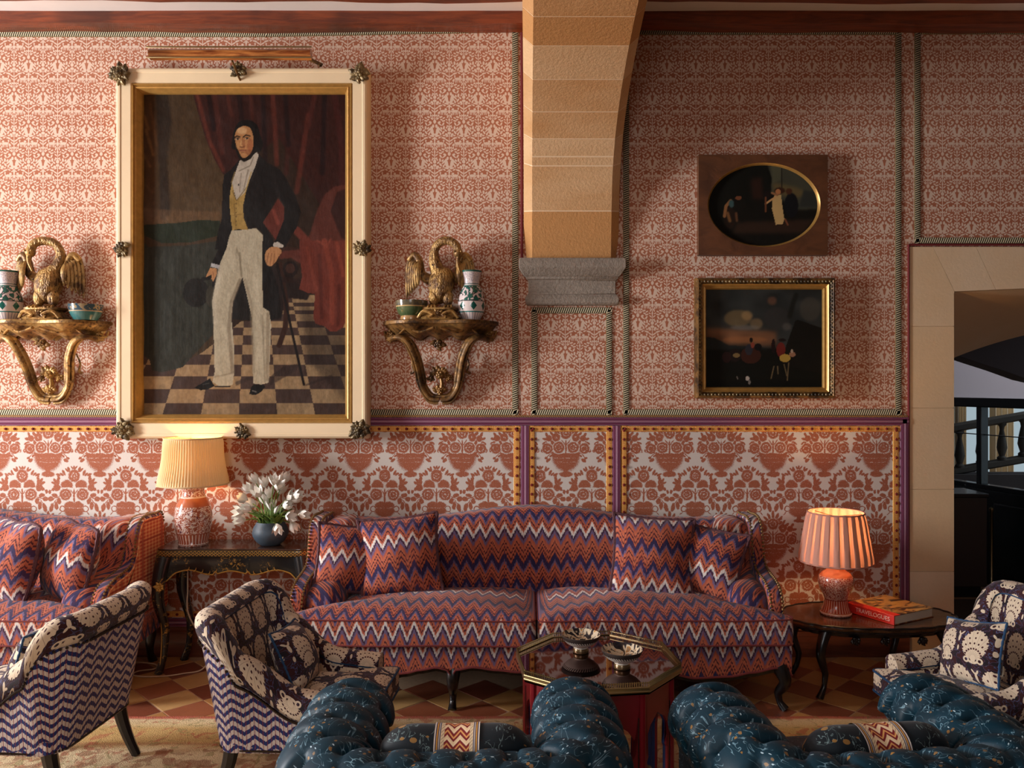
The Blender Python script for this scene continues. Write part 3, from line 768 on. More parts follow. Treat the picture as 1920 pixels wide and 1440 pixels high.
n += 1; trim('trim_%d' % n, (978.5, 52), (978.5, 487), 5, 'redcord', '', th=.01)
n += 1; trim('trim_%d' % n, (1703, 459), (1703, 1215), 3.5, 'redcord', '', th=.012)
n += 1; trim('trim_%d' % n, (1703, 459), (2600, 459), 4, 'redcord', '', th=.012)
for p0, p1 in [((-1360, 790), (1702, 790)), ((984.5, 798), (984.5, 1172)), ((1155.5, 798), (1155.5, 1172)), ((1694.5, 786), (1694.5, 1172)), ((-1360, 1166), (1700, 1166))]:
    n += 1; trim('trim_%d' % n, p0, p1, 16 if p0[1] != 1166 else 17, 'purple', '', th=.012, off=.004)
for p0, p1 in [((-1360, 804), (976, 804)), ((991, 804), (1148, 804)), ((1163, 804), (1687, 804)), ((969, 798), (969, 1156)), ((997, 798), (997, 1156)), ((1142.5, 798), (1142.5, 1156)), ((1169.5, 798), (1169.5, 1156)), ((1679, 798), (1679, 1156)), ((-1360, 1151), (1687, 1151))]:
    n += 1; o = trim('trim_%d' % n, p0, p1, 11, 'fringe', '', th=.006, off=.004)
    pm = MB(); L = max(abs(p1[0] - p0[0]), abs(p1[1] - p0[1])); c = int(L / 17)
    for i in range(c):
        t = (i + .5) / c; x, z = wx(lerp(p0[0], p1[0], t)), wz(lerp(p0[1], p1[1], t))
        if x < -3.6: continue
        pm.ball((x, -.014, z), .0095, 6, 4, (1, .7, 1))
    tag(pm.build('pompom', M['pompom'], o), kind='stuff')
# skirting
mb = MB(); R = []
for y, z in [(0, wz(1174)), (-.012, wz(1175)), (-.02, wz(1180)), (-.014, wz(1184)), (-.022, wz(1190)), (-.022, 0), (0, 0)]:
    R.append([Vector((XL, y, z)), Vector((XD0 - .005, y, z))])
mb.rows(R); struct('baseboard_back', mb, M['skirting'], angle=30)
# ---------------------------------------------------------------- stone doorway on the right
door = None
def block(poly_px, y0=-.006, y1=.32):
    P = [(wx(a), wz(b)) for a, b in poly_px]; n_ = len(P)
    c = Vector((sum(p[0] for p in P) / n_, sum(p[1] for p in P) / n_))
    q = []
    for p in P:
        v = Vector(p) - c; q.append(c + v * (1 - .0016 / max(v.length, .01)))
    f = [Vector((p.x, y0, p.y)) for p in q]; b = [Vector((p.x, y1, p.y)) for p in q]
    return MB().rows([f, b], closed=True, flip=True).add(f, [tuple(range(n_))]).add(b, [tuple(reversed(range(n_)))])
jl, jr = 1704, 1788
mb = MB().box(XD0 + .002, wx(1786), .0, .3, 0, wz(548)); mb.box(XD0 + .002, XR, .0, .3, wz(520), ZD1 - .003)
door = struct('door_1', mb, M['jamb'], smooth=False); tag(door, 'buff stone doorway with flat arch into a dim hall')
for a, b in [(1236, 1071), (1071, 917), (917, 765), (765, 612)]:
    block([(jl, a), (jl, b), (jr, b), (jr, a)]).build('stone', M['jamb'], door, smooth=False, bevel=.002)
block([(jl, 612), (jl, 463), (1748, 463), (1789, 547), (jr, 552), (jr, 612)]).build('stone', M['jamb'], door, smooth=False, bevel=.002)
vx = [(1748, 1789), (1829, 1866), (1918, 1948), (2010, 2034), (2110, 2120), (2200, 2200)]
for (a, b), (c, d) in zip(vx[:-1], vx[1:]):
    sag = lambda x: 547 - 4 * math.sin((x - 1789) / 411 * PI * .5) * 3
    block([(a, 463), (c, 463), (d, sag(d)), (b, sag(b))]).build('stone', M['jamb'], door, smooth=False, bevel=.002)
# splayed rear arch (soffit) running down into the thickness of the wall
def soff(u, v):
    x0f = lerp(1789, 2200, u)
    zf = wz(547 - 12 * math.sin(u * PI * .5)); xf = wx(x0f)
    yb = .85; xb = lerp(2.56 * 1.0, 4.05, u); zb = 1.7 + .06 + .33 * math.sin(min(1, u * 1.05) * PI * .5) ** .8
    return (lerp(xf, xb + .42, v), lerp(.02, yb, v), lerp(zf, zb + .06, v))
mb = MB().grid(20, 6, soff); o = mb.build('soffit', M['jamb'], door)
# ---------------------------------------------------------------- the hall beyond
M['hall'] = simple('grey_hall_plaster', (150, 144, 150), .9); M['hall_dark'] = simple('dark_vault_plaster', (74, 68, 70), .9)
M['screen'] = simple('dark_green_black_joinery', (18, 26, 28), .35, coat=.3)
M['panel'] = simple('dark_brown_panel', (58, 46, 40), .7); M['carpet'] = simple('brown_carpet', (84, 72, 62), .95, nscale=60, namp=.3)
mg = mat('clear_glass'); 
bsdf(C(235, 245, 245), .02, Transmission_Weight=1., IOR=1.02); M['glass'] = mg
mb = MB(); mb.box(1.6, 9.2, 6.2, 6.4, 0, 3.6); mb.box(1.6, 2.3, .32, 6.3, 0, 3.6) ; mb.box(9.0, 9.2, .3, 6.3, 0, 3.6)
hw = struct('wall_hall', mb, M['hall'], smooth=False)
mb = MB(); mb.box(1.6, 9.2, .3, 6.4, 3.6, 3.7); struct('ceiling_hall', mb, M['hall'], smooth=False)
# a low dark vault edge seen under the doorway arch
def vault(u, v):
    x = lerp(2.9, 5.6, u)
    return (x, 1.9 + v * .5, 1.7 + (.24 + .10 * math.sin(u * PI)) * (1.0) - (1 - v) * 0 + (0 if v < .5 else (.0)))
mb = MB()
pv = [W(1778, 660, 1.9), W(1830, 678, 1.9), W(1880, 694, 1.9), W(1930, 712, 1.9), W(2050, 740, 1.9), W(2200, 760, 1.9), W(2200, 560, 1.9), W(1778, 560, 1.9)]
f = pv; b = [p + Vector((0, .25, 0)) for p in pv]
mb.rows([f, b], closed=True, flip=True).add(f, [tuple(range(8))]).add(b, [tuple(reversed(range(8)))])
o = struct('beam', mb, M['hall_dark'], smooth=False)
# glazed screen on a panelled dado, nearer to us at its right end
t = thing('glazed_screen', 'low dark framed glass screen on black panelling in the hall', 'screen', (2.74, 1.9, 0))
S0 = Vector((3.72, 2.68, 0)); S1 = Vector((4.26, .60, 0)); sd = (S1 - S0); sl = sd.length; sa = math.atan2(sd.y, sd.x)
t.location = S0; t.rotation_euler = (0, 0, sa)
mb = MB().box(-1.2, sl, -.05, .05, 0, .80); mb.build('base_panel', M['screen'], t, bevel=.005)
for k in range(6):
    x = -1.1 + k * .52; MB().box(x, x + .42, -.062, -.045, .12, .70).build('panel', M['screen'], t, bevel=.008)
MB().box(-1.2, sl, -.045, .045, .80, .84).build('bottom_rail', M['screen'], t, bevel=.006)
MB().box(-1.2, sl, -.06, .06, 1.50, 1.58).build('top_rail', M['screen'], t, bevel=.01)
posts = [-1.15, -.45, .25, .80, 1.36, 1.74, 2.10]
for x in posts: MB().box(x - .026, x + .026, -.04, .04, .83, 1.51).build('post', M['screen'], t, bevel=.006)
for a, b in zip(posts[:-1], posts[1:]):
    MB().box(a + .024, b - .024, -.003, .003, .83, 1.51).build('pane', M['glass'], t, smooth=False)
    MB().box(a + .024, b - .024, -.008, .008, 1.26, 1.268).build('glazing_bar', M['screen'], t, smooth=False)
# staircase balustrade behind the glass, against a daylit window
mem = mat('overcast_sky_glow'); e = nd('ShaderNodeEmission'); e.inputs[0].default_value = (.78, .9, 1, 1); e.inputs[1].default_value = .55; out(e.outputs[0]); M['skyglow'] = mem
mb = MB().box(5.0, 7.6, 6.12, 6.18, .2, 1.42); wn = struct('window_2', mb, M['skyglow'], smooth=False)
for x in (5.0, 5.9, 6.62, 7.55): MB().box(x, x + .05, 6.06, 6.12, .2, 1.42).build('frame', M['screen'], wn, smooth=False)
M['curtain'] = simple('beige_curtain', (226, 206, 176), .9)
for nm, (x0, x1), lab in (('curtain', (5.66, 5.80), 'narrow beige curtain behind the glass screen near the stone jamb'), ('curtain', (6.12, 6.44), 'wide beige curtain behind the glass screen farther right')):
    def cf(u, v): return (lerp(x0, x1, u), 5.6 + .04 * math.sin(u * 26), lerp(.1, 1.44, v))
    tag(MB().grid(40, 4, cf).build(nm, M['curtain']), lab, 'curtain')
M['balus'] = simple('dark_grey_stone_baluster', (74, 68, 62), .7)
t = thing('stair_balustrade', 'grey stone balustrade climbing behind the glass screen', 'balustrade', (4.55, 4.1, 0))
bp = [(.012, 0), (.05, 0), (.05, .03), (.03, .05), (.055, .14), (.045, .22), (.022, .34), (.028, .38), (.045, .40), (.045, .43), (.012, .43)]
for k in range(9):
    x = .12 + k * .24; z = .70 + .22 * math.sin(k * .0) + k * .045
    MB().lathe(bp, 10, (x, 0, z)).build('baluster', M['balus'], t)
mb = MB()
for z0 in (.66, 1.15):
    mb.tube([(0, 0, z0), (3.0, 0, z0 + .52)], .05, 6, squash=1.2)
mb.build('handrail', M['balus'], t)
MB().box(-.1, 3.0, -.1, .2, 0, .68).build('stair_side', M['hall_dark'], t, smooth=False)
# dark cabinet, brass post and carpet inside the doorway
t = thing('cabinet', 'plain dark brown cabinet just inside the doorway', 'cabinet', (3.28, 1.35, 0))
MB().box(-.55, .365, 0, .35, .09, .80).build('body', M['panel'], t, bevel=.006); MB().box(-.50, .33, .03, .33, 0, .09).build('plinth', M['screen'], t, smooth=False); MB().box(-.56, .375, -.01, .36, .80, .83).build('top', M['screen'], t, bevel=.005)
t = thing('barrier_post', 'slim brass post standing in the dark hall', 'post', W(1859, 1110, 1.5)); t.location.z = 0
MB().lathe([(.0, 0), (.05, 0), (.05, .012), (.02, .03), (.011, .05), (.011, .66), (.018, .67), (.018, .69), (.0, .70)], 16).build('pole', M['brass'], t)
o = MB().box(2.75, 3.9, .34, 1.3, -.001, .006).build('hall_carpet', M['carpet'], smooth=False); tag(o, 'plain brown carpet on the hall floor beyond the doorway', 'carpet')
# rug in front of the sofa
mb = MB(); yb, yf, xa, xb = -.93, -5.6, -3.4, 2.3
def rugf(u, v): 
    return (lerp(xa, xb, u) , lerp(yb, yf, v), .009 + .001 * math.sin(u * 90))
mb.grid(60, 40, rugf, lambda u, v: (u * (xb - xa), v * (yb - yf)))
mb.box(xa, xb, yf, yb, .0, .007)
tag(mb.build('rug', M['rug']), 'gold and cream floral rug under the armchairs', 'rug')
# ================================================================ SOFAS AND THEIR CUSHIONS
def cabriole(mb, top, foot, h, knee=.03, r0=.035, r1=.016, dirv=(0, -1)):
    """S-curved leg from (x, y, h) to the floor; dirv = outward direction."""
    d = Vector((dirv[0], dirv[1], 0)).normalized(); P = []; R = []
    for i in range(15):
        t = i / 14; z = h * (1 - t)
        o = knee * math.sin(min(1, t * 1.6) * PI) * (1 if t < .62 else 1) - knee * .55 * math.sin(max(0, (t - .35) / .65) * PI) + (.018 * max(0, (t - .86) / .14))
        p = Vector(top).lerp(Vector(foot), t) + d * o; p.z = z
        P.append(p); R.append(lerp(r0, r1, min(1, t * 1.25)) + (.007 * max(0, (t - .84) / .16)))
    mb.tube(P, R, 10)
def puff(mb, poly, z0, z1, r, crown, rings=9, uv=None, crown_b=0., wob=0.):
    """Cushion: flat outline, side band with rounded edges, domed top; uv(x, y, z, side) in metres."""
    P = [Vector((p[0], p[1])) for p in poly]; n = len(P)
    ar = sum(P[i - 1].x * P[i].y - P[i].x * P[i - 1].y for i in range(n))
    if ar < 0: P.reverse()
    c = sum(P, Vector((0, 0))) / n
    R = []; UV = []
    def row(sx, z_fn, side): 
        q = [c + (p - c) * sx for p in P]
        R.append([Vector((p.x, p.y, z_fn(p))) for p in q]); UV.append([uv(p.x, p.y, z_fn(p), side) for p in q])
    for k in range(rings, 0, -1):
        t = 1 - (1 - k / rings) * .999
        s = 1 - k / (rings + .0); 
        row(max(.002, s * .985), lambda p, s=s: z0 - crown_b * (1 - s * s), 2)
    for k in range(5):
        a = PI / 2 * (k / 4 - 1); row(.985 + .015 * math.cos(a), lambda p, a=a: z0 + r * (1 + math.sin(a)), 0)
    for k in range(1, 3): row(1.004, lambda p, k=k: lerp(z0 + r, z1 - r, k / 3), 0)
    for k in range(5):
        a = PI / 2 * k / 4; row(.985 + .015 * math.cos(a), lambda p, a=a: z1 - r * (1 - math.sin(a)), 0)
    for k in range(1, rings + 1):
        s = 1 - k / rings
        def zf(p, s=s):
            e = 1 - s ** 2.6
            return z1 + crown * e + (wob * noise.noise(Vector((p.x * 4, p.y * 4, 3.1))) * e)
        row(max(.002, s * .985), zf, 1)
    mb.rows(R, UV, closed=True)
    return P
def rect_poly(x0, x1, y0, y1, r=.03, n=140):
    pts = []
    for cx, cy, a0 in ((x1 - r, y1 - r, 0), (x0 + r, y1 - r, 90), (x0 + r, y0 + r, 180), (x1 - r, y0 + r, 270)):
        for k in range(5): a = math.radians(a0 + k * 22.5); pts.append(Vector((cx + r * math.cos(a), cy + r * math.sin(a), 0)))
    pts.append(pts[0].copy())
    return [p for p in resample(pts, n, True)]
def poly_round(pts, r, n):
    """Closed polygon with rounded corners, evenly resampled."""
    out = []; m = len(pts)
    for i in range(m):
        a, b, c = Vector(pts[i - 1] + (0,)), Vector(pts[i] + (0,)), Vector(pts[(i + 1) % m] + (0,))
        ra = min(r, (a - b).length * .45, (c - b).length * .45)
        p0 = b + (a - b).normalized() * ra; p1 = b + (c - b).normalized() * ra
        for k in range(6):
            t = k / 5; out.append(p0 * (1 - t) ** 2 + b * 2 * t * (1 - t) + p1 * t * t)
    out.append(out[0].copy()); return resample(out, n, True)

ARM = spline([(-.06, .30), (-.06, .60), (-.08, .89), (-.19, .92), (-.31, .925), (-.375, .90), (-.412, .83), (-.435, .74), (-.475, .675), (-.56, .650), (-.66, .635), (-.735, .605), (-.775, .55), (-.785, .47), (-.785, .34), (-.76, .30)], 110, True)
XO = 1.305                                     # outer face of the arms
def ring_inset(P, d):
    n = len(P); o = []
    ar = sum(P[i - 1].x * P[i].y - P[i].x * P[i - 1].y for i in range(n)); sgn = 1 if ar > 0 else -1
    for i in range(n):
        t = (P[(i + 1) % n] - P[i - 1]).normalized(); o.append(P[i] - Vector((t.y, -t.x, 0)[:len(P[i])]) * d * sgn)
    return o
ZB = 1.2
def back_top(x): return .885 + .078 * math.exp(-(x / .50) ** 2) + .012 * sstep(.9, 1.2, abs(x))
def apron_z(x):
    """Scalloped lower edge of the seat frame."""
    a = abs(x) % 1.0; q = [(-1.42, .165), (-1.34, .185), (-1.25, .228), (-1.12, .205), (-1.0, .185), (-.82, .178), (-.68, .205), (-.60, .222), (-.52, .235), (-.455, .222), (-.44, .190), (-.42, .222), (-.33, .237), (-.2, .222), (-.1, .212), (0, .205)]
    x = -abs(x); 
    for (x0, z0), (x1, z1) in zip(q[:-1], q[1:]):
        if x0 <= x <= x1: return lerp(z0, z1, sstep(0, 1, (x - x0) / (x1 - x0)))
    return .2
def make_sofa(loc, label, group):
    t = thing('sofa', label, 'sofa', loc, 0, group)
    # back with the hump
    top = [(x, back_top(x)) for x in [(-1.22 + i * .061) for i in range(41)]]
    poly = resample([Vector((p[0], p[1], 0)) for p in [(-1.22, .34)] + top + [(1.22, .34), (-1.22, .34)]], 150, True)
    def mpb(a, b, c): return Vector((a, -.055 - c - .13 * (.92 - b) , b))
    MB().slab(poly, 0, .20, .05, mpb, 5, uvcap=lambda a, b: (a, b), uvrim=lambda s, c, a, b: (a, b + .2 - c)).build('backrest', M['flame'], t, angle=60)
    for s in (-1, 1):
        mp = lambda a, b, c, s=s: Vector((s * (XO - c), a, b))
        arm = MB().slab(ARM, 0, .075, .022, mp, 4, uvcap=lambda a, b: (a, b), uvrim=lambda q, c, a, b: (c * 1.0 + a * .9, b * .85 - a * .15)).build('arm', M['flame'], t, angle=60)
        pad_p = ring_inset(ARM, .016)
        mp2 = lambda a, b, c, s=s: Vector((s * (XO - .062 - c * (1 + .15 * max(0, .62 - b))), a, b))
        MB().slab(pad_p, 0, .20, .075, mp2, 7, uvcap=lambda a, b: (a, b), uvrim=lambda q, c, a, b: (c + a * .9, b * .9 - a * .2)).build('arm_pad', M['flame'], arm, angle=60)
        chk = ring_inset(ARM, .02)
        MB().slab(chk, -.006, .01, .006, mp, 2).build('outside_panel', M['check'], t, angle=60)
        nb = MB()
        for cc in (.006, .066):
            pts = resample([Vector((p.x, p.y, 0)) for p in ring_inset(ARM, -.003 if cc < .03 else .004)] , 124, True)
            for p in pts:
                if p.y < .36 or (p.x > -.10 and p.y < .85): continue
                nb.ball(mp(p.x, p.y, cc), .0082, 6, 4)
        tag(nb.build('nailhead', M['nail'], arm), kind='stuff')
    # seat frame with scalloped apron following the front
    n = 120; R = []; UV = []
    for i in range(n + 1):
        x = lerp(-1.325, 1.325, i / n); yb = -.845 + .02 * math.sin((x + 1.37) / 2.74 * PI * 6) * .0 - .02 * (1 - (x / 1.325) ** 2)
        za = apron_z(x); r = []; u = []
        for y, z in ((-.12, .35), (yb + .03, .36), (yb, .345), (yb - .004, .30), (yb - .002, lerp(.34, za, .6)), (yb, za), (yb + .03, za + .004), (-.12, .24)):
            r.append(Vector((x, y, z))); u.append((x, z + .10 + (0 if y < -.5 else y)))
        R.append(r); UV.append(u)
    mb = MB().rows(R, UV, closed=True, flip=True); mb.add(R[0], [tuple(range(8))], [[(p.y, p.z) for p in R[0]]]); mb.add(R[-1], [tuple(reversed(range(8)))], [[(p.y, p.z) for p in reversed(R[-1])]])
    ap = mb.build('seat_apron', M['flame_cushion'], t, angle=50)
    pip = MB().tube([Vector((lerp(-1.325, 1.325, i / n), -.85 - .02 * (1 - (lerp(-1, 1, i / n)) ** 2), apron_z(lerp(-1.325, 1.325, i / n)))) for i in range(n + 1)], .006, 6)
    pip.build('piping', M['piping_red'], ap)
    # seat cushions, T-shaped round the arms
    for s in (-1, 1):
        raw = [(.006, -.30), (1.115, -.30), (1.125, -.795), (1.325, -.80), (1.325, -.895), (.006, -.915)]
        poly = poly_round([(a * s, b) for a, b in raw], .045, 170)
        cu = MB(); P = puff(cu, poly, .352, .492, .016, .062, 12, lambda x, y, z, sd: (x, z if sd == 0 else ((.492 + (y + .90) * .95 + (z - .492) * .6) if sd == 1 else .352 - (y + .9))), wob=.018)
        c = cu.build('seat_cushion', M['flame_cushion'], t, angle=180)
        for z in (.358, .487):
            MB().tube([Vector((p.x, p.y, z + .006 * noise.noise(Vector((p.x * 3, z * 9, 0))))) for p in P], .0042, 6, closed=True).build('piping', M['piping_red'], c)
    # dark carved frame and cabriole legs
    fr_ = MB(); R = []
    for i in range(n + 1):
        x = lerp(-1.31, 1.31, i / n); za = apron_z(x); y = -.83
        R.append([Vector((x, y, za + .02)), Vector((x, y - .012, za - .004)), Vector((x, y - .006, za - .030)), Vector((x, y + .02, za - .034)), Vector((x, y + .03, za + .01))])
    fr_.rows(R, closed=True, flip=True); fr_.build('carved_rail', M['ebony'], t)
    for x in (-1.285, -.44, .44, 1.285):
        mb = MB(); cabriole(mb, (x * .985, -.82, .22), (x, -.815, 0), .225, .03, .042, .017, (math.copysign(.7, x) if abs(x) > 1 else 0, -.7)); mb.build('leg', M['ebony'], t)
    for x in (-1.24, 1.24):
        mb = MB(); cabriole(mb, (x, -.14, .30), (x, -.10, 0), .30, .02, .045, .02, (0, 1)); mb.build('leg', M['ebony'], t)
    return t
make_sofa((.045, 0, 0), 'long hump-backed flame-stitch sofa under the stone corbel', 'flame-stitch sofas')
make_sofa((-3.545, 0, 0), 'flame-stitch sofa cut by the left edge with orange checked outside arm', 'flame-stitch sofas')

def make_pillow(w, h, d, mt, label, loc, rot, phase=0., edge='cordtrim', er=.011, cat='cushion', name='cushion', group=None, n=34, dent=.0):
    t = thing(name, label, cat, loc, 0, group); t.rotation_euler = rot
    def side(sg):
        def f(u, v):
            a, b = u * 2 - 1, v * 2 - 1
            rd = .10 + dent * 1.5; px = a * w / 2 * lerp(1 - .11 * (1 - b * b), math.sqrt(1 - b * b / 2), rd * .8); pz = b * h / 2 * lerp(1 - .11 * (1 - a * a), math.sqrt(1 - a * a / 2), rd * .8)
            th = d / 2 * (max(0, (1 - a * a)) ** .55 * max(0, (1 - b * b)) ** .55) * (1 - dent * math.exp(-(a * a * 9 + (b - .75) ** 2 * 5)))
            wr = .006 * noise.noise(Vector((a * 2.2 + phase * 9, b * 2.2, sg))) * min(1, th * 30)
            return (px, sg * (th + wr), pz - dent * .05 * math.exp(-(a * 2.6) ** 2) * max(0, b))
        return f
    mb = MB(); uvf = lambda u, v: (u * w + phase, v * h + phase * 1.7)
    mb.grid(n, n, side(-1), uvf); mb.grid(n, n, side(1), uvf, flip=True)
    mb.build('cover', mt, t, angle=180)
    f = side(1); L = [f(i / n, 0) for i in range(n)] + [f(1, i / n) for i in range(n)] + [f(1 - i / n, 1) for i in range(n)] + [f(0, 1 - i / n) for i in range(n)]
    e = MB(); R = [er * (1 + .25 * math.sin(i * 2.1)) for i in range(len(L))]; e.tube([(p[0], 0, p[2]) for p in L], R, 6, closed=True)
    e.build('cord_edging', M[edge], t)
    return t
def leanrot(tilt, yaw, roll=0.):
    return (Matrix.Rotation(math.radians(yaw), 4, 'Z') @ Matrix.Rotation(math.radians(tilt), 4, 'X') @ Matrix.Rotation(math.radians(roll), 4, 'Y')).to_euler()
F = M['flame']
make_pillow(.42, .40, .17, F, 'smaller flame-stitch cushion tucked in the left corner of the long sofa', (-.985, -.50, .715), leanrot(-24, 20, 8), .13)
make_pillow(.46, .46, .19, F, 'large flame-stitch cushion second from the left on the long sofa', (-.72, -.50, .735), leanrot(-22, 3, -6), .31)
make_pillow(.47, .46, .19, F, 'large flame-stitch cushion second from the right on the long sofa', (.70, -.50, .735), leanrot(-22, -4, 4), .47)
make_pillow(.42, .40, .17, F, 'smaller shaded flame-stitch cushion in the right corner of the long sofa', (1.0, -.50, .705), leanrot(-24, -20, 10), .66)
make_pillow(.44, .47, .24, F, 'plump flame-stitch cushion facing out on the sofa at the left edge', (-2.83, -.62, .735), leanrot(-12, -26, 3), .21, dent=.38)
make_pillow(.43, .45, .22, F, 'flame-stitch cushion against the inner arm of the sofa at the left edge', (-2.53, -.58, .725), leanrot(-12, -30, 6), .83, dent=.34)
# ================================================================ ARMCHAIRS
def u_path(w, yf, yb, r, n):
    """U in plan: front end of one arm, round the back, to the front of the other; returns points and outward normals."""
    pts = [Vector((-w, yf, 0)), Vector((-w, yb - r, 0))]
    for k in range(1, 8): a = PI - PI / 2 * k / 8; pts.append(Vector((-w + r + r * math.cos(a), yb - r + r * math.sin(a), 0)))
    pts += [Vector((-w + r, yb, 0)), Vector((w - r, yb, 0))]
    for k in range(1, 8): a = PI / 2 - PI / 2 * k / 8; pts.append(Vector((w - r + r * math.cos(a), yb - r + r * math.sin(a), 0)))
    pts += [Vector((w, yb - r, 0)), Vector((w, yf, 0))]
    P = resample(pts, n); N = []
    for i in range(n):
        t = (P[min(i + 1, n - 1)] - P[max(i - 1, 0)]).normalized(); N.append(Vector((-t.y, t.x, 0)))
    return P, N
def make_armchair(loc, rz, label, pillow_label, pl, pr):
    t = thing('armchair', label, 'armchair', loc, rz, 'suzani armchairs')
    w, yf, yb, n = .238, -.215, .29, 121
    P, N = u_path(w, yf, yb, .045, n); TH = .045
    def top(p):
        a = (yb - .015) - p.y                        # metres forward of the back corner
        if a < 0: return .785
        return lerp(.785, .635, sstep(0, .055, a)) - .155 * sstep(.03, .30, a) - .02 * sstep(.25, .5, a)
    def lean(p, z):
        b = sstep(yb - .25, yb, p.y)
        return (z - .25) * lerp(.05, .17, b)
    S = []; acc = 0
    for i in range(n):
        if i: acc += (P[i] - P[i - 1]).length
        S.append(acc)
    def run(off, z):                            # length along the cover itself, so that the print keeps its scale round corners
        q = [P[i] + N[i] * (off + lean(P[i], z)) for i in range(n)]; r = [0]
        for i in range(1, n): r.append(r[-1] + (q[i] - q[i - 1]).length)
        return r
    So, St = run(TH, .45), run(.01, .66)
    inR, inU, outR, outU = [], [], [], []
    hs = [top(p) for p in P]
    for _ in range(1): hs = [hs[0]] + [(hs[i - 1] + hs[i] * 2 + hs[i + 1]) / 4 for i in range(1, n - 1)] + [hs[-1]]
    for i in range(n):
        h = hs[i]; p, q = P[i], N[i]; r = []; u = []; L = 0; prev = None
        sec = [(-TH - .014, .28), (-TH - .022, lerp(.28, h, .4)), (-TH - .018, lerp(.28, h, .7)), (-TH - .008, h - .075), (-TH + .0, h - .05)]
        for k in range(9):
            a = PI - PI * k / 8; sec.append((math.cos(a) * (TH + .010), h - .046 + math.sin(a) * .046))
        sec += [(TH + .010, h - .075), (TH + .004, h - .105), (TH - .004, h - .115)]
        for o, z in sec:
            c = p + q * (o + lean(p, z)); c = Vector((c.x, c.y, z))
            if prev: L += (c - prev).length
            prev = c; r.append(c); u.append((St[i], L))
        inR.append(r); inU.append(u)
        r = []; u = []
        for k in range(6):
            z = lerp(h - .105, .235, k / 5); c = p + q * (TH - .002 + lean(p, z)); r.append(Vector((c.x, c.y, z))); u.append((So[i], z))
        outR.append(r); outU.append(u)
    mb = MB().rows(inR, inU, flip=False)
    for e, rv in ((0, False), (-1, True)):
        r = inR[e] + [Vector((inR[e][-1].x * 1.0, yf, .26))]; idx = tuple(range(len(r)))
        m_ = len(r); mb.add(r, [idx if rv else tuple(reversed(idx))], [[(r[k].x, r[k].z) for k in (idx if rv else reversed(idx))]])
    shell = mb.build('upholstered_shell', M['suzani'], t, angle=70)
    MB().rows(outR, outU).build('outside_cover', M['chevron'], t, angle=70)
    nb = MB()
    for i in range(n - 1):
        for f in (0, .5):
            a = inR[i][-2].lerp(inR[i + 1][-2], f) + N[i] * .001; nb.ball((a.x, a.y, a.z - .012), .0068, 5, 3)
    for i in range(0, n - 1):
        for f in (0, .5):
            a = outR[i][-1].lerp(outR[i + 1][-1], f); nb.ball((a.x, a.y, a.z + .008), .0062, 5, 3)
    tag(nb.build('nailhead', M['nail_dark'], t), kind='stuff')
    pp = MB().tube([inR[i][4] for i in range(0, n)], .006, 6); pp.build('piping', M['piping_blue'], shell)
    # seat frame, cushion, legs
    fr_ = MB(); poly = poly_round([(-.272, -.235), (.272, -.235), (.285, .30), (-.285, .30)], .03, 90)
    fr_.slab(poly, .23, .30, .01, lambda a, b, c: Vector((a, b, c)), 2, uvrim=lambda s, c, a, b: (s, c))
    fr_.build('seat_frame', M['chevron'], t)
    poly = poly_round([(-.18, .20), (.18, .20), (.186, -.225), (.272, -.235), (.272, -.295), (-.272, -.295), (-.272, -.235), (-.186, -.225)], .035, 150)
    cu = MB(); Q = puff(cu, poly, .295, .392, .016, .038, 9, lambda x, y, z, sd: (x, z if sd == 0 else .392 + (y + .295) + (z - .392)), wob=.006)
    c = cu.build('seat_cushion', M['suzani'], t, angle=180)
    for z in (.300, .388): MB().tube([Vector((p.x, p.y, z)) for p in Q], .0055, 6, closed=True).build('piping', M['piping_blue'], c)
    for x, y, dx, dy in ((-.24, -.19, -.0, -.02), (.24, -.19, 0, -.02), (-.245, .27, 0, .085), (.245, .27, 0, .085)):
        mb = MB(); pts = [Vector((x + dx * tt ** 1.5, y + dy * tt ** 1.6, lerp(.25, 0, tt))) for tt in [k / 8 for k in range(9)]]
        mb.tube(pts, [lerp(.032, .019, k / 8) for k in range(9)], 8); mb.build('leg', M['ebony'], t, rot=(0, 0, 0))
    x, y = rot2(pl[0], pl[1], rz)
    m = Matrix.Rotation(rz, 4, 'Z') @ leanrot(*pr).to_matrix().to_4x4()
    make_pillow(.33, .28, .16, M['suzani'], pillow_label, (loc[0] + x, loc[1] + y, pl[2]), m.to_euler(), .052, 'piping_blue', .005)
    return t
R90 = PI / 2
make_armchair((-2.15, -1.58, .009), -R90 - .05, 'suzani armchair at the left edge seen from behind its wavy striped back', 'fan-printed pillow in the armchair at the left edge', (0, .06, .54), (-20, 0, 0))
make_armchair((-.90, -1.575, .009), R90 - .06, 'suzani armchair left of the octagonal table facing right with wavy blue side', 'fan-printed lumbar pillow in the armchair left of the octagonal table', (-.03, .085, .545), (-26, 4, 6))
make_armchair((1.88, -1.60, .009), -R90 + .06, 'suzani armchair at the right edge facing left beside the doorway', 'fan-printed lumbar pillow in the armchair at the right edge', (-.02, .02, .555), (-20, 8, -12))

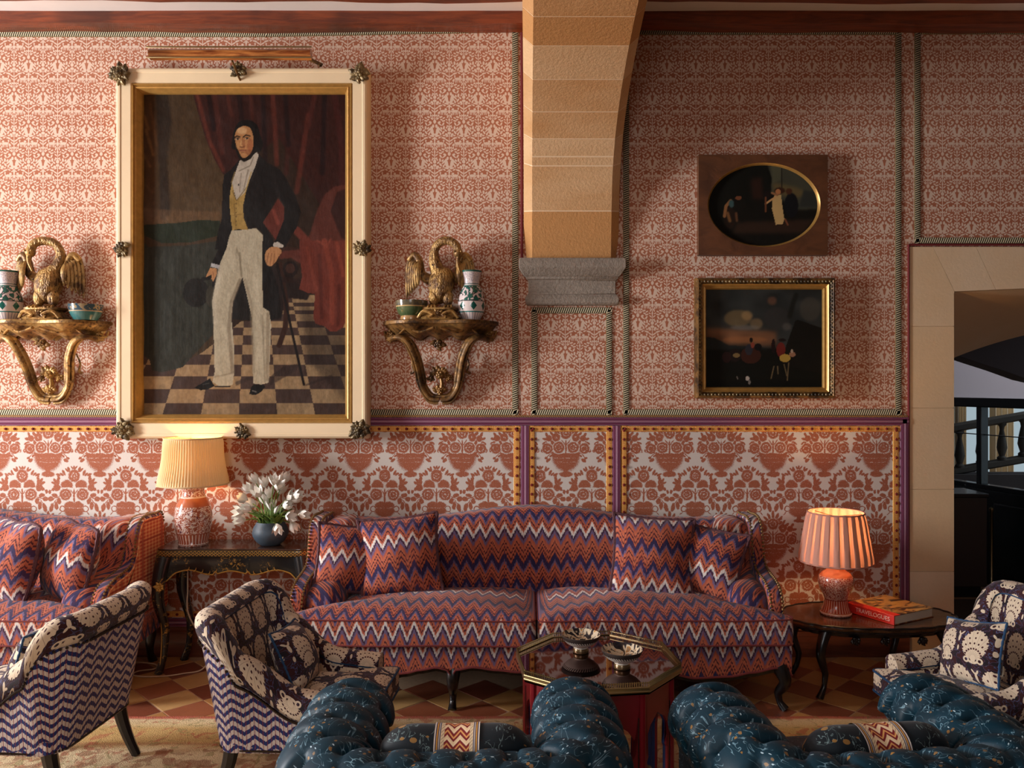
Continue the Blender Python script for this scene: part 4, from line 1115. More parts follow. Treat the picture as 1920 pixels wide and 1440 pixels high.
def make_tub(loc, rz, label, pillow_label):
    """Deep-buttoned club chair with rolled arms, seen from its back."""
    t = thing('club_chair', label, 'armchair', loc, rz, 'blue buttoned club chairs')
    w, yf, yb = .40, -.36, .27; n = 221
    P, N = u_path(w, yf, yb, .20, n); S = [0]
    for i in range(1, n): S.append(S[-1] + (P[i] - P[i - 1]).length)
    # profile: offset from centre line, height
    base = [(-.095, .30), (-.092, .38), (-.100, .44), (-.132, .485)]
    for k in range(13):
        a = PI - PI * 1.12 * k / 12; base.append((math.cos(a) * .150, .495 + math.sin(a) * .128))
    base += [(.120, .425), (.105, .38)]
    prof = spline([(a, b, 0) for a, b in base], 70); m = len(prof); V = [0]
    for j in range(1, m): V.append(V[-1] + (prof[j] - prof[j - 1]).length)
    pn = []
    for j in range(m):
        d = (prof[min(j + 1, m - 1)] - prof[max(j - 1, 0)]).normalized(); pn.append(Vector((-d.y, d.x)))
    du, dv = .128, .150; v0 = .10
    def tuft(s, v):
        fade = sstep(-.02, .10, v) * (1 - sstep(V[-1] - .14, V[-1] - .02, v))
        a = s / du + (v - v0) / dv * .5; b = s / du - (v - v0) / dv * .5
        sa, sb = abs(math.sin(PI * a)), abs(math.sin(PI * b))
        p = (sa * sb) ** .5
        fa, fb = a - round(a), b - round(b)
        r2 = fa * fa + fb * fb
        crease = math.exp(-fa * fa * 260) * math.exp(-fb * fb * 7) + math.exp(-fb * fb * 260) * math.exp(-fa * fa * 7)
        return (.010 * p - .042 * math.exp(-r2 * 30) - .008 * crease * (.35 + .65 * math.exp(-r2 * 4))) * fade
    R = []; UV = []
    for i in range(n):
        r = []; u = []
        bk = sstep(yb - .26, yb, P[i].y)
        for j in range(m):
            h = tuft(S[i], V[j]) * (1)
            endf = sstep(0, .05, min(S[i], S[-1] - S[i]))
            q = prof[j] + Vector((pn[j].x, pn[j].y, 0)) * h * endf
            c = P[i] + N[i] * (q.x * lerp(.97, 1, endf)); z = q.y - .012 * bk - (1 - endf) * .01
            r.append(Vector((c.x, c.y, z))); u.append((S[i], V[j]))
        R.append(r); UV.append(u)
    mb = MB().rows(R, UV)
    for e, rv in ((0, False), (-1, True)):                     # padded front scrolls of the arms
        r = R[e]; cx = sum(p.x for p in r) / m; cz = .46; rows = [r]; uvs = [[(p.x, p.z) for p in r]]
        for k in range(1, 5):
            f = 1 - k / 4; rows.append([Vector((cx + (p.x - cx) * max(f, .01), p.y - .035 * math.sin(k / 4 * PI / 2), cz + (p.z - cz) * max(f, .01))) for p in r]); uvs.append([(p.x, p.z) for p in rows[-1]])
        mb.rows(rows, uvs, flip=not rv)
    sh = mb.build('tufted_shell', M['velvet'], t, angle=180)
    o = MB()
    Ro = []; Uo = []
    for i in range(0, n, 2):
        Ro.append([Vector(((P[i] + N[i] * (.104)).x, (P[i] + N[i] * .104).y, z)) for z in (.39, .26, .12)]); Uo.append([(S[i], z) for z in (.39, .26, .12)])
    o.rows(Ro, Uo).build('outside_cover', M['velvet'], t, angle=180)
    bt = MB()
    for k in range(-2, 60):
        for jj in range(0, 5):
            s = (k + .5 * (jj % 2)) * du; v = v0 + (jj) * dv
            if not (.06 < s < S[-1] - .06) or v > V[-1] - .10: continue
            i = min(range(n), key=lambda q: abs(S[q] - s)); j = min(range(m), key=lambda q: abs(V[q] - v))
            bt.ball(R[i][j], .011, 6, 4)
    tag(bt.build('button', M['piping_teal'], sh), kind='stuff')
    base_p = poly_round([(-.49, -.37), (.49, -.37), (.485, .34), (-.485, .34)], .14, 90)
    MB().slab(base_p, .12, .30, .02, lambda a, b, c: Vector((a, b, c)), 3, uvrim=lambda s, c, a, b: (s, c)).build('seat_frame', M['velvet'], t)
    poly = poly_round([(-.297, .165), (.297, .165), (.297, -.40), (-.297, -.40)], .04, 110)
    cu = MB(); puff(cu, poly, .27, .385, .02, .035, 9, lambda x, y, z, sd: (x, z if sd == 0 else z + y)); cu.build('seat_cushion', M['velvet'], t, angle=180)
    for x in (-.41, .41):
        for y in (-.30, .26):
            MB().lathe([(.0, 0), (.016, 0), (.024, .04), (.03, .09), (.034, .125), (0, .125)], 12, (x, y, 0)).build('leg', M['ebony'], t)
    # lumbar pillow with a woven band round its middle
    a, b = rot2(0, .055, rz)
    p = thing('lumbar_pillow', pillow_label, 'cushion', (loc[0] + a, loc[1] + b, .51), 0, None); p.rotation_euler = (Matrix.Rotation(rz, 4, 'Z') @ Matrix.Rotation(math.radians(-17), 4, 'X')).to_euler()
    hw, hh, dd = .245, .125, .085
    def pf(u, v, g=0.):
        a = u * 2 - 1; th = 2 * PI * v; e = max(0, 1 - abs(a) ** 5) ** .42
        hz = hh * (.86 + .14 * min(1, abs(a) * 1.6)) * e + g; hy = dd * (1 - .25 * a * a) * e + g
        return (a * hw, hy * math.copysign(abs(math.cos(th)) ** .8, math.cos(th)), hz * math.copysign(abs(math.sin(th)) ** .8, math.sin(th)))
    MB().grid(44, 36, pf, lambda u, v: (u * .5, v * .7), cv=True).build('cover', M['velvet_dark'], p, angle=180)
    MB().grid(10, 36, lambda u, v: pf(lerp(.345, .63, u), v, .004), lambda u, v: (u, v * .62), cv=True).build('woven_band', M['band'], p, angle=180)
    return t
make_tub((-.228, -2.42, .009), PI + .02, 'blue buttoned velvet club chair at bottom centre seen from behind', 'dark lumbar pillow with a woven band in the bottom centre club chair')
make_tub((1.085, -2.42, .009), PI + .115, 'blue buttoned velvet club chair at bottom right seen from behind', 'dark lumbar pillow with a woven band in the bottom right club chair')
# ================================================================ PAINTED CANVASES (flat print held as vertex colours)
class Paint:
    def __init__(s, x0, y0, x1, y1, step, f=lambda x, y: (x, y)):
        s.x0, s.y0, s.x1, s.y1 = x0, y0, x1, y1; s.nx = int((x1 - x0) / step) + 1; s.ny = int((y1 - y0) / step) + 1
        s.X, s.Y = np.meshgrid(np.linspace(x0, x1, s.nx), np.linspace(y0, y1, s.ny)); s.st = step; s.f = f
        s.I = np.zeros((s.ny, s.nx, 3)); s.rs = np.random.RandomState(5)
    def blur(s, A, r):
        k = int(max(1, round(r / s.st)))
        if r <= 0: return A
        w = np.exp(-np.linspace(-2, 2, 2 * k + 1) ** 2); w /= w.sum()
        for ax in (0, 1):
            p = [(0, 0)] * A.ndim; p[ax] = (k, k); B = np.pad(A, p, mode='edge'); n = A.shape[ax]
            A = sum(w[i] * (B[i:i + n] if ax == 0 else B[:, i:i + n]) for i in range(2 * k + 1))
        return A
    def noise(s, sx, sy, seed=1):
        r = np.random.RandomState(seed); a = r.rand(int((s.y1 - s.y0) / sy) + 3, int((s.x1 - s.x0) / sx) + 3)
        gy = (s.Y - s.y0) / sy; gx = (s.X - s.x0) / sx; iy = gy.astype(int); ix = gx.astype(int); ty = gy - iy; tx = gx - ix
        tx = tx * tx * (3 - 2 * tx); ty = ty * ty * (3 - 2 * ty)
        return (a[iy, ix] * (1 - tx) + a[iy, ix + 1] * tx) * (1 - ty) + (a[iy + 1, ix] * (1 - tx) + a[iy + 1, ix + 1] * tx) * ty
    def put(s, M_, c, al=1.):
        c = np.array(c, float) / 255; s.I += (c - s.I) * (M_ * al)[..., None]
    def mask(s, pts, b=.6):
        P = [s.f(*p) for p in pts]; m = np.zeros(s.X.shape, bool); n = len(P)
        for i in range(n):
            (xa, ya), (xb, yb) = P[i - 1], P[i]
            if ya == yb: continue
            c = ((ya > s.Y) != (yb > s.Y)) & (s.X < (xb - xa) * (s.Y - ya) / (yb - ya) + xa); m ^= c
        return s.blur(m.astype(float), b)
    def poly(s, pts, c, b=.6, al=1., tex=0, smooth=False):
        if smooth: pts = [(p.x, p.y) for p in spline([(a, b_, 0) for a, b_ in pts], len(pts) * 6, True)]
        m = s.mask(pts, b); s.put(m, c, al)
        if tex: s.I += ((s.noise(6, 14, int(pts[0][0])) - .5) * tex / 255 * m)[..., None]
        return m
    def ell(s, x, y, rx, ry, c, b=.6, al=1.):
        a0, b0 = s.f(x, y); a1, b1 = s.f(x + rx, y + ry); 
        d = ((s.X - a0) / (a1 - a0)) ** 2 + ((s.Y - b0) / (b1 - b0)) ** 2
        s.put(s.blur((d < 1).astype(float), b), c, al)
    def line(s, pts, w, c, b=.5, al=1.):
        P = [s.f(*p) for p in pts]; w = w * (s.f(1, 0)[0] - s.f(0, 0)[0]); m = np.zeros(s.X.shape)
        for (xa, ya), (xb, yb) in zip(P[:-1], P[1:]):
            dx, dy = xb - xa, yb - ya; t = np.clip(((s.X - xa) * dx + (s.Y - ya) * dy) / (dx * dx + dy * dy + 1e-9), 0, 1)
            m = np.maximum(m, np.clip(w / 2 + .5 - np.hypot(s.X - xa - t * dx, s.Y - ya - t * dy), 0, 1))
        s.put(s.blur(m, b), c, al)
    def build(s, name, material, parent, y, sag=None, gain=1.):
        I = np.clip(s.I * gain, 0, 1); lin = np.where(I > .04045, ((I + .055) / 1.055) ** 2.4, I / 12.92)
        d = 5 + y; k = 1500 / d
        co = np.empty((s.ny, s.nx, 3)); co[..., 0] = (s.X - 990) / k; co[..., 2] = 1.7 - (s.Y - 720) / k; co[..., 1] = y
        if sag is not None: co[..., 1] += sag(s)
        idx = np.arange(s.ny * s.nx).reshape(s.ny, s.nx)
        f = np.stack([idx[1:, :-1], idx[1:, 1:], idx[:-1, 1:], idx[:-1, :-1]], -1).reshape(-1, 4)
        me = bpy.data.meshes.new(name); nv, nf = co.size // 3, len(f)
        me.vertices.add(nv); me.vertices.foreach_set('co', co.ravel()); me.loops.add(nf * 4); me.loops.foreach_set('vertex_index', f.ravel())
        me.polygons.add(nf); me.polygons.foreach_set('loop_start', np.arange(0, nf * 4, 4)); me.update(); me.validate()
        ca = me.color_attributes.new('paint', 'FLOAT_COLOR', 'POINT'); rgba = np.ones((nv, 4)); rgba[:, :3] = lin.reshape(-1, 3); ca.data.foreach_set('color', rgba.ravel())
        me.shade_smooth(); me.materials.append(material)
        o = bpy.data.objects.new(name, me); COL.objects.link(o)
        if parent: o.parent = parent; o.matrix_parent_inverse = Matrix.Translation(-parent.location)
        return o
def m_canvas(name, rough, coat, bd):
    m = mat(name); a = nd('ShaderNodeAttribute', attribute_name='paint').outputs['Color']; P = objc()
    wv = noise_(mapn(P, scale=(1, 1, .35)), 60., 3, .7); big = noise_(P, 7., 2)
    bsdf(a, add(rough, mul(wv, .22)), bmp=bump(add(mul(wv, .12), big), bd, 1.), coat=coat, coatr=.16, spec=.1); return m
M['canvas'] = m_canvas('varnished_canvas', .5, .22, .012); M['canvas_dull'] = m_canvas('old_varnished_canvas', .5, .04, .004)

def frame_rails(t, x0, z0, x1, z1, prof, mt, name='frame_rail', y0=-.0):
    """Four mitred rails; prof = list of (distance inwards from the outer edge, depth in front of the wall)."""
    c = [(x0, z1), (x1, z1), (x1, z0), (x0, z0)]; L = []
    for i in range(4):
        (ax, az), (bx, bz) = c[i], c[(i + 1) % 4]
        ix, iz = [(0, -1), (-1, 0), (0, 1), (1, 0)][i]; tx, tz = [(1, 0), (0, -1), (-1, 0), (0, 1)][i]
        r0, r1, u0, u1 = [], [], [], []; acc = 0
        n = max(2, int(math.hypot(bx - ax, bz - az) / .2))
        R = []; UV = []
        for q in range(n + 1):
            r = []; u = []; acc = 0
            for j, (d, dep) in enumerate(prof):
                if j: acc += math.hypot(d - prof[j - 1][0], dep - prof[j - 1][1])
                s0 = d; s1 = math.hypot(bx - ax, bz - az) - d; l = lerp(s0, s1, q / n)
                r.append(Vector((ax + tx * l + ix * d, y0 - dep, az + tz * l + iz * d))); u.append((l, acc))
            R.append(r); UV.append(u)
        o = MB().rows(R, UV).build(name, mt, t, angle=25); o.location = -t.location; L.append(o)
    return L
def acanthus(mb, c, s, seed, n=9, ang0=0., spread=2 * PI, flat=.5):
    """A clump of curled carved leaves facing the room (-Y)."""
    r = random.Random(seed)
    for i in range(n):
        a = ang0 + spread * (i + .5) / n + r.uniform(-.2, .2); L = s * r.uniform(.7, 1.1); wd = s * .34; dx, dz = math.cos(a), math.sin(a)
        def lf(u, v, a=a, L=L, wd=wd, dx=dx, dz=dz, q=r.random()):
            t = u; w = wd * math.sin(PI * min(1, t * .9 + .08)) * (1 + .28 * math.sin(t * 22 + q * 6)); o = (v - .5) * 2
            curl = math.sin(t * 2.4) ; bend = .35 * math.sin(t * PI) * (q - .5) * 2
            px = dx * L * t - dz * (w * o + bend * L * .5); pz = dz * L * t + dx * (w * o + bend * L * .5)
            return (c[0] + px, c[1] - s * (.18 + flat * curl * (1 - .55 * o * o) * .8) - .0, c[2] + pz)
        mb.grid(8, 4, lf); 
    for i in range(5):
        a = i * 2 * PI / 5 + seed; mb.ball((c[0] + math.cos(a) * s * .22, c[1] - s * .55, c[2] + math.sin(a) * s * .22), s * .17, 7, 5)
    mb.ball((c[0], c[1] - s * .2, c[2]), s * .5, 10, 6, (1, .7, 1)); mb.ball((c[0], c[1] - s * .66, c[2]), s * .15, 7, 5)
    return mb

# ================================================================ THE LARGE PORTRAIT
k13 = 1500 / 4.87
fx0, fz1 = (215 - 990) / 307, 1.7 - (125 - 720) / 307; fx1, fz0 = (689 - 990) / 307, 1.7 - (823 - 720) / 307
t = thing('portrait_painting', 'tall full-length portrait of a standing man in a cream and gilt frame', 'painting', ((fx0 + fx1) / 2, 0, fz0))
frame_rails(t, fx0, fz0, fx1, fz1, [(.0, .0), (.0, .085), (.006, .105), (.016, .112), (.03, .112), (.034, .108), (.092, .106), (.096, .100)], M['cream_paint'])
frame_rails(t, fx0 + .096, fz0 + .096, fx1 - .096, fz1 - .096, [(0, .100), (.004, .108), (.012, .108), (.016, .098), (.021, .098), (.024, .104), (.03, .100), (.046, .072), (.05, .066), (.053, .05)], M['gilt_bright'], 'gilt_slip')
A = lambda X, Y: (250 + X / 4.571, 150 + Y / 4.571)
B = lambda X, Y: (250 + X / 4.298, 465 + Y / 4.298)
p = Paint(258, 167, 651, 789, 1.2); p.I[:] = np.array((50, 32, 20)) / 255
g = (p.X - 258) / 393; n1 = p.noise(28, 120, 2); n2 = p.noise(60, 60, 3); n3 = p.noise(5, 9, 9)
p.f = A
p.poly([(30, 80), (620, 80), (560, 300), (640, 560), (780, 820), (760, 1210), (50, 1250)], (74, 52, 28), 3, 1)
p.put(np.clip((p.Y - 230) / 160, 0, 1) * (p.X < 420), (96, 72, 40), .45)
p.poly([(40, 90), (180, 90), (210, 500), (190, 1000), (260, 1230), (50, 1240)], (84, 54, 26), 5, .8)
for x, y0, y1, c in ((70, 240, 420, (136, 90, 40)), (110, 430, 640, (140, 96, 44)), (85, 640, 740, (120, 80, 40)), (140, 200, 560, (110, 70, 32)), (100, 900, 960, (104, 72, 40)), (240, 1050, 1200, (108, 76, 44))): p.line([(x, y0), (x + 30, (y0 + y1) / 2), (x + 60, y1)], 26, c, 4, .7)
p.poly([(190, 90), (290, 90), (330, 350), (290, 700), (320, 1150), (230, 1200), (215, 600)], (38, 26, 16), 6, .75)
p.poly([(60, 1100), (740, 1130), (740, 1205), (60, 1240)], (118, 82, 50), 4, .5)
p.poly([(500, 80), (560, 300), (620, 500), (700, 690), (770, 810), (850, 760), (1250, 500), (1830, 1450), (1830, 80)], (58, 24, 17), 1.2)
cur = p.mask([(500, 80), (560, 300), (620, 500), (700, 690), (770, 810), (850, 780), (1830, 1500), (1830, 80)], 1.5)
for xs, c, wd in (([(540, 90), (600, 330), (660, 540), (770, 770)], (112, 46, 30), 34), ([(690, 90), (730, 400), (760, 620)], (82, 34, 24), 46), ([(800, 90), (840, 300)], (88, 36, 24), 34), ([(1000, 90), (1020, 330)], (84, 34, 22), 30), ([(1190, 90), (1215, 420), (1230, 720)], (108, 44, 30), 40), ([(1500, 300), (1440, 700), (1400, 960)], (106, 42, 28), 42), ([(1560, 90), (1500, 400)], (84, 34, 26), 40), ([(1720, 90), (1780, 500), (1790, 900)], (78, 30, 26), 50), ([(1330, 500), (1310, 800)], (70, 28, 20), 40)): p.line(xs, wd, c, 3.5, .75)
for xs in ([(640, 90), (690, 420)], [(900, 90), (930, 330)], [(1110, 90), (1130, 700)], [(1300, 90), (1330, 560)], [(1640, 90), (1620, 800)]): p.line(xs, 40, (30, 14, 14), 4, .8)
p.poly([(40, 1245), (380, 1225), (560, 1200), (740, 1205), (745, 1330), (500, 1390), (250, 1400), (60, 1320)], (36, 44, 26), 1)
p.f = B
p.poly([(45, -80), (120, -10), (420, -20), (700, -60), (640, 700), (450, 900), (400, 960), (230, 1002), (150, 985), (120, 900), (50, 830)], (50, 50, 40), 1.2)
for x in range(70, 620, 22): p.line([(x, 0), (x + 8 * math.sin(x), 860)], 8, (66, 70, 58) if (x // 22) % 3 else (36, 38, 28), 2, .45)
# chequered floor in perspective
rows_ = [440, 470, 500, 535, 590, 640, 705, 780, 860, 940, 1035, 1135, 1250, 1375, 1500]; By = (p.Y - 465) * 4.298; Bx = (p.X - 250) * 4.298
ri = np.searchsorted(np.array(rows_), By); ci = np.floor((Bx - 980) * (2459. / (By + 1089)) / 311. + .42).astype(int)
fl = p.mask([(50, 845), (130, 900), (150, 985), (230, 1002), (400, 960), (450, 900), (560, 840), (870, 590), (1110, 590), (1200, 380), (1720, 380), (1720, 1400), (50, 1400)], .8)
lite = ((ri + ci) % 2 == 0).astype(float); lite = p.blur(lite, .8)
p.put(fl, (72, 52, 44)); p.put(fl * lite, (160, 128, 88)); p.put(fl, (90, 70, 50), .0); p.I *= (1 + (n3 - .5) * .16)[..., None]
p.poly([(1340, 420), (1560, 640), (1720, 700), (1720, 1250), (1400, 900)], (30, 22, 20), 14, .45)
for q in ([(1110, 1030), (1200, 960), (1330, 930), (1310, 990), (1100, 1110)], [(820, 1080), (950, 1030), (960, 1060), (830, 1110)], [(1380, 1100), (1600, 1020), (1610, 1040), (1390, 1112)]): p.poly(q, (50, 36, 32), 2, .6)
p.poly([(1105, 150), (1190, 140), (1420, 380), (1400, 420), (1230, 400), (1190, 580), (1110, 580)], (38, 26, 22), 2)
# chair with the red drape
p.line([(1180, 130), (1215, 330), (1235, 480), (1225, 640), (1175, 785)], 42, (58, 32, 22)); p.line([(1170, 40), (1250, 10), (1340, 30)], 46, (62, 34, 24)); p.ell(1265, 170, 62, 66, (34, 22, 18)); p.ell(1265, 165, 38, 40, (66, 38, 28)); p.line([(1190, 250), (1330, 270)], 40, (44, 26, 20))
p.f = A
p.poly([(1830, 890), (1720, 915), (1640, 980), (1570, 1130), (1520, 1300), (1430, 1500), (1830, 1500)], (98, 44, 32), 3)
p.poly([(1110, 1220), (1190, 1100), (1250, 1000), (1290, 1080), (1290, 1200), (1230, 1390), (1200, 1340)], (104, 42, 30), 1.5); p.line([(1400, 1290), (1540, 1440)], 70, (116, 48, 34), 2); p.line([(1200, 1120), (1240, 1230)], 30, (140, 60, 44), 3)
p.poly([(1830, 930), (1745, 960), (1690, 1120), (1780, 1350), (1830, 1380)], (58, 26, 20), 2)
p.f = B
p.poly([(1340, -60), (1720, -60), (1720, 570), (1690, 640), (1640, 672), (1580, 670), (1540, 630), (1470, 610), (1450, 560), (1465, 370), (1400, 360), (1335, 330), (1360, 230), (1340, 60)], (118, 48, 34), 1.2)
for xs, c, wd in (([(1540, -60), (1600, 200), (1600, 600)], (146, 62, 42), 40), ([(1640, -40), (1690, 220)], (150, 64, 44), 30), ([(1400, 0), (1440, 180), (1470, 340)], (134, 56, 38), 26), ([(1500, 60), (1520, 560)], (92, 36, 26), 30), ([(1660, 300), (1650, 620)], (92, 36, 26), 26), ([(1480, -60), (1560, -10), (1590, -70)], (150, 66, 46), 14)): p.line(xs, wd, c, 2.5, .8)
p.poly([(1160, 30), (1360, 10), (1350, 130), (1270, 80), (1180, 90)], (110, 46, 34), 3, .8)
p.line([(1160, 130), (1270, 640), (1375, 1100)], 20, (24, 18, 16), .5)
# hat, coat
p.ell(505, 360, 105, 118, (30, 27, 22), 1); p.ell(622, 390, 38, 84, (62, 58, 46), 1); p.line([(560, 250), (660, 230), (650, 300)], 30, (28, 24, 20))
CO = (24, 21, 19)
p.poly([(700, -120), (690, 0), (635, 120), (700, 160), (760, 0)], CO); p.poly([(1030, -60), (1080, 60), (1110, 150), (1170, 320), (1196, 560), (1105, 582), (1040, 495)], CO); p.poly([(885, 230), (805, 430), (795, 575), (965, 585), (935, 440)], (30, 26, 22))
p.f = A
p.poly([(905, 685), (835, 770), (780, 812), (765, 900), (758, 1190), (725, 1300), (700, 1450), (850, 1450), (850, 1290), (985, 1285), (1050, 1262), (1110, 1310), (1112, 1450), (1212, 1450), (1196, 1360), (1110, 1222), (1175, 1112), (1240, 998), (1300, 1080), (1290, 1200), (1212, 1390), (1300, 1432), (1400, 1265), (1436, 1130), (1392, 1000), (1325, 870), (1260, 770), (1150, 708), (1078, 640)], CO, .7)
p.line([(1080, 660), (1040, 800), (960, 960), (940, 1120), (985, 1280)], 14, (44, 38, 34), 1, .8); p.line([(1240, 1000), (1300, 1090)], 12, (40, 34, 32), 1.5, .8); p.line([(1200, 800), (1240, 980)], 40, (34, 30, 28), 4, .7)
# trousers and shoes
p.f = B
tr = p.poly([(752, 0), (772, -90), (792, -142), (890, -146), (987, -160), (1044, -104), (1040, -20), (1037, 200), (1046, 480), (1095, 512), (1110, 620), (1092, 1085), (1030, 1100), (965, 1092), (962, 800), (955, 560), (915, 380), (880, 235), (860, 280), (803, 430), (790, 560), (812, 800), (812, 1010), (798, 1105), (700, 1118), (638, 1080), (655, 1000), (645, 560), (634, 440), (660, 300), (700, 120)], (192, 178, 146), .8, tex=5)
for xs, c, wd, al in (([(855, 40), (872, 230)], (120, 104, 78), 12, .8), ([(700, 160), (650, 430), (660, 600)], (212, 198, 168), 36, .6), ([(970, 100), (1000, 430), (1010, 900)], (208, 194, 162), 36, .5), ([(860, 260), (790, 440), (770, 640), (800, 1000)], (136, 118, 92), 30, .7), ([(1085, 530), (1080, 1060)], (150, 132, 104), 26, .8), ([(900, 260), (950, 470), (970, 1000)], (150, 132, 104), 22, .6), ([(1040, 540), (1060, 1080)], (120, 104, 80), 7, .7), ([(830, 0), (850, 60)], (140, 124, 96), 10, .6), ([(650, 1040), (790, 1010)], (140, 124, 100), 12, .6)): p.line(xs, wd, c, 2, al)
p.poly([(492, 1125), (560, 1085), (618, 1050), (655, 1112), (600, 1140), (540, 1146)], (18, 16, 15)); p.poly([(650, 1112), (790, 1112), (780, 1122), (660, 1124)], (40, 32, 28), .5); p.poly([(934, 1178), (950, 1120), (975, 1098), (1050, 1102), (1062, 1120), (1030, 1160), (985, 1186)], (18, 16, 15)); p.line([(960, 1150), (990, 1160)], 9, (150, 146, 140), .7, .7); p.line([(560, 1100), (610, 1090)], 7, (90, 86, 80), .8, .6)
# waistcoat, shirt
p.f = A
p.poly([(850, 860), (830, 960), (822, 1040), (838, 1210), (850, 1288), (900, 1278), (985, 1286), (945, 1180), (940, 1080), (965, 960), (1010, 800), (990, 870), (930, 985), (880, 1034), (862, 960)], (178, 140, 66), .6, tex=24)
p.poly([(912, 690), (1045, 598), (1075, 645), (1045, 740), (1000, 850), (960, 960), (882, 1030), (862, 950), (845, 880), (885, 765)], (196, 182, 160), .6, tex=12)
for xs, c, wd in (([(905, 780), (1000, 735), (1030, 660)], (132, 116, 96), 9), ([(925, 800), (910, 960)], (140, 124, 104), 8), ([(985, 770), (945, 940)], (140, 124, 104), 10), ([(850, 950), (885, 1035), (985, 900)], (120, 92, 40), 7), ([(865, 1060), (880, 1280)], (120, 90, 40), 6), ([(840, 880), (870, 790)], (150, 120, 60), 10), ([(1010, 790), (960, 960)], (200, 164, 88), 10), ([(850, 1160), (930, 1150)], (140, 106, 48), 6)): p.line(xs, wd, c, .8, .8)
for y in (1060, 1100, 1135, 1170, 1210, 1245): p.ell(882, y, 6, 6, (110, 84, 40), .4)
p.ell(903, 898, 6, 9, (40, 34, 30), .4)
# head
p.poly([(845, 585), (848, 500), (868, 420), (905, 360), (950, 342), (1010, 348), (1062, 390), (1088, 470), (1112, 550), (1090, 612), (1052, 622), (1010, 660), (975, 692), (930, 690), (905, 650), (880, 600)], (20, 17, 14), .7, smooth=True)
p.poly([(872, 470), (890, 425), (925, 400), (960, 395), (1000, 412), (1022, 460), (1030, 530), (1022, 590), (1000, 630), (960, 668), (930, 662), (905, 620), (884, 560), (872, 520)], (198, 134, 76), .6, smooth=True)
for (x, y, rx, ry, c, b, al) in ((930, 435, 44, 30, (226, 176, 118), 2.2, .8), (900, 560, 20, 30, (214, 150, 86), 2, .7), (1000, 560, 26, 60, (170, 92, 52), 2.2, .7), (985, 620, 30, 26, (150, 82, 46), 2, .6), (945, 640, 26, 16, (206, 140, 84), 1.6, .7), (925, 545, 10, 28, (228, 170, 104), 1, .8), (950, 550, 10, 40, (158, 88, 48), 1, .7), (965, 540, 18, 18, (206, 140, 82), 1.5, .5)): p.ell(x, y, rx, ry, c, b, al)
for xs, wd, c in (([(870, 492), (888, 480), (912, 488)], 11, (34, 22, 14)), ([(942, 490), (965, 472), (1000, 480)], 11, (34, 22, 14)), ([(915, 572), (935, 578), (955, 570)], 8, (110, 56, 32)), ([(908, 603), (935, 600), (965, 602)], 8, (136, 62, 46)), ([(915, 610), (955, 609)], 6, (176, 100, 72)), ([(936, 500), (932, 556)], 5, (150, 84, 48)), ([(925, 622), (948, 621)], 5, (130, 74, 44))): p.line(xs, wd, c, .45, .9)
for x, y in ((893, 505), (972, 501)): p.ell(x, y, 18, 8, (200, 164, 128), .4); p.ell(x + 2, y, 8, 8, (36, 24, 18), .4); p.line([(x - 18, y - 5), (x, y - 10), (x + 20, y - 3)], 5, (60, 36, 22), .4)
p.line([(890, 610), (915, 668), (950, 690), (1000, 665), (1040, 600)], 24, (26, 20, 16), 1.2, .9)
# hands and cuffs
p.poly([(1205, 1392), (1240, 1388), (1290, 1418), (1280, 1436), (1235, 1440), (1196, 1425)], (196, 184, 166))
p.f = B
SK = (196, 134, 80)
p.poly([(1058, 70), (1075, 20), (1110, -8), (1165, -5), (1195, 30), (1170, 70), (1150, 110), (1110, 146), (1075, 130)], SK, .6, smooth=True)
for xs in ([(1090, 40), (1075, 120)], [(1115, 40), (1102, 135)], [(1140, 45), (1130, 130)]): p.line(xs, 5, (120, 68, 38), .5, .8)
p.poly([(630, 122), (700, 138), (690, 168), (622, 150)], (184, 180, 176)); p.poly([(620, 158), (672, 166), (670, 215), (645, 270), (628, 250), (630, 215), (585, 235), (600, 195)], SK, .6); p.line([(640, 190), (650, 240)], 5, (130, 76, 42), .5, .8)
p.I *= (1 + (p.noise(2.6, 2.6, 7) - .5) * .10)[..., None]
def sag(s): return .004 * np.sin(s.X / 26) * np.exp(-((789 - s.Y) / 40) ** 2) + .006 * np.exp(-((s.X - 258) / 18) ** 2) * np.sin(s.Y / 23) * 1
gy_ = p.I.mean(2, keepdims=True); p.I = gy_ + (p.I - gy_) * .86
o = p.build('canvas', M['canvas'], t, -.052, sag, .80)
orn = [(fx0 + .035, fz1 - .05), (fx1 - .045, fz1 - .045), (fx0 + .055, fz0 + .055), (fx1 - .05, fz0 + .055)]
for i, (x, z) in enumerate(orn):
    acanthus(acanthus(MB(), (x, -.10, z), .072, 3 + i, 13), (x, -.115, z), .048, 13 + i, 11).build('corner_ornament', M['ormolu'], t).location = -t.location
for i, (x, z, s) in enumerate([((446 - 990) / 307, fz1 - .02, .06), ((455 - 990) / 307, fz0 + .045, .052), (fx0 + .045, 1.7 + (720 - 467) / 307, .06), (fx1 - .035, 1.7 + (720 - 467) / 307, .06)]):
    acanthus(acanthus(MB(), (x, -.10, z), s, 21 + i, 11), (x, -.112, z), s * .66, 31 + i, 9).build('side_ornament', M['ormolu'], t).location = -t.location
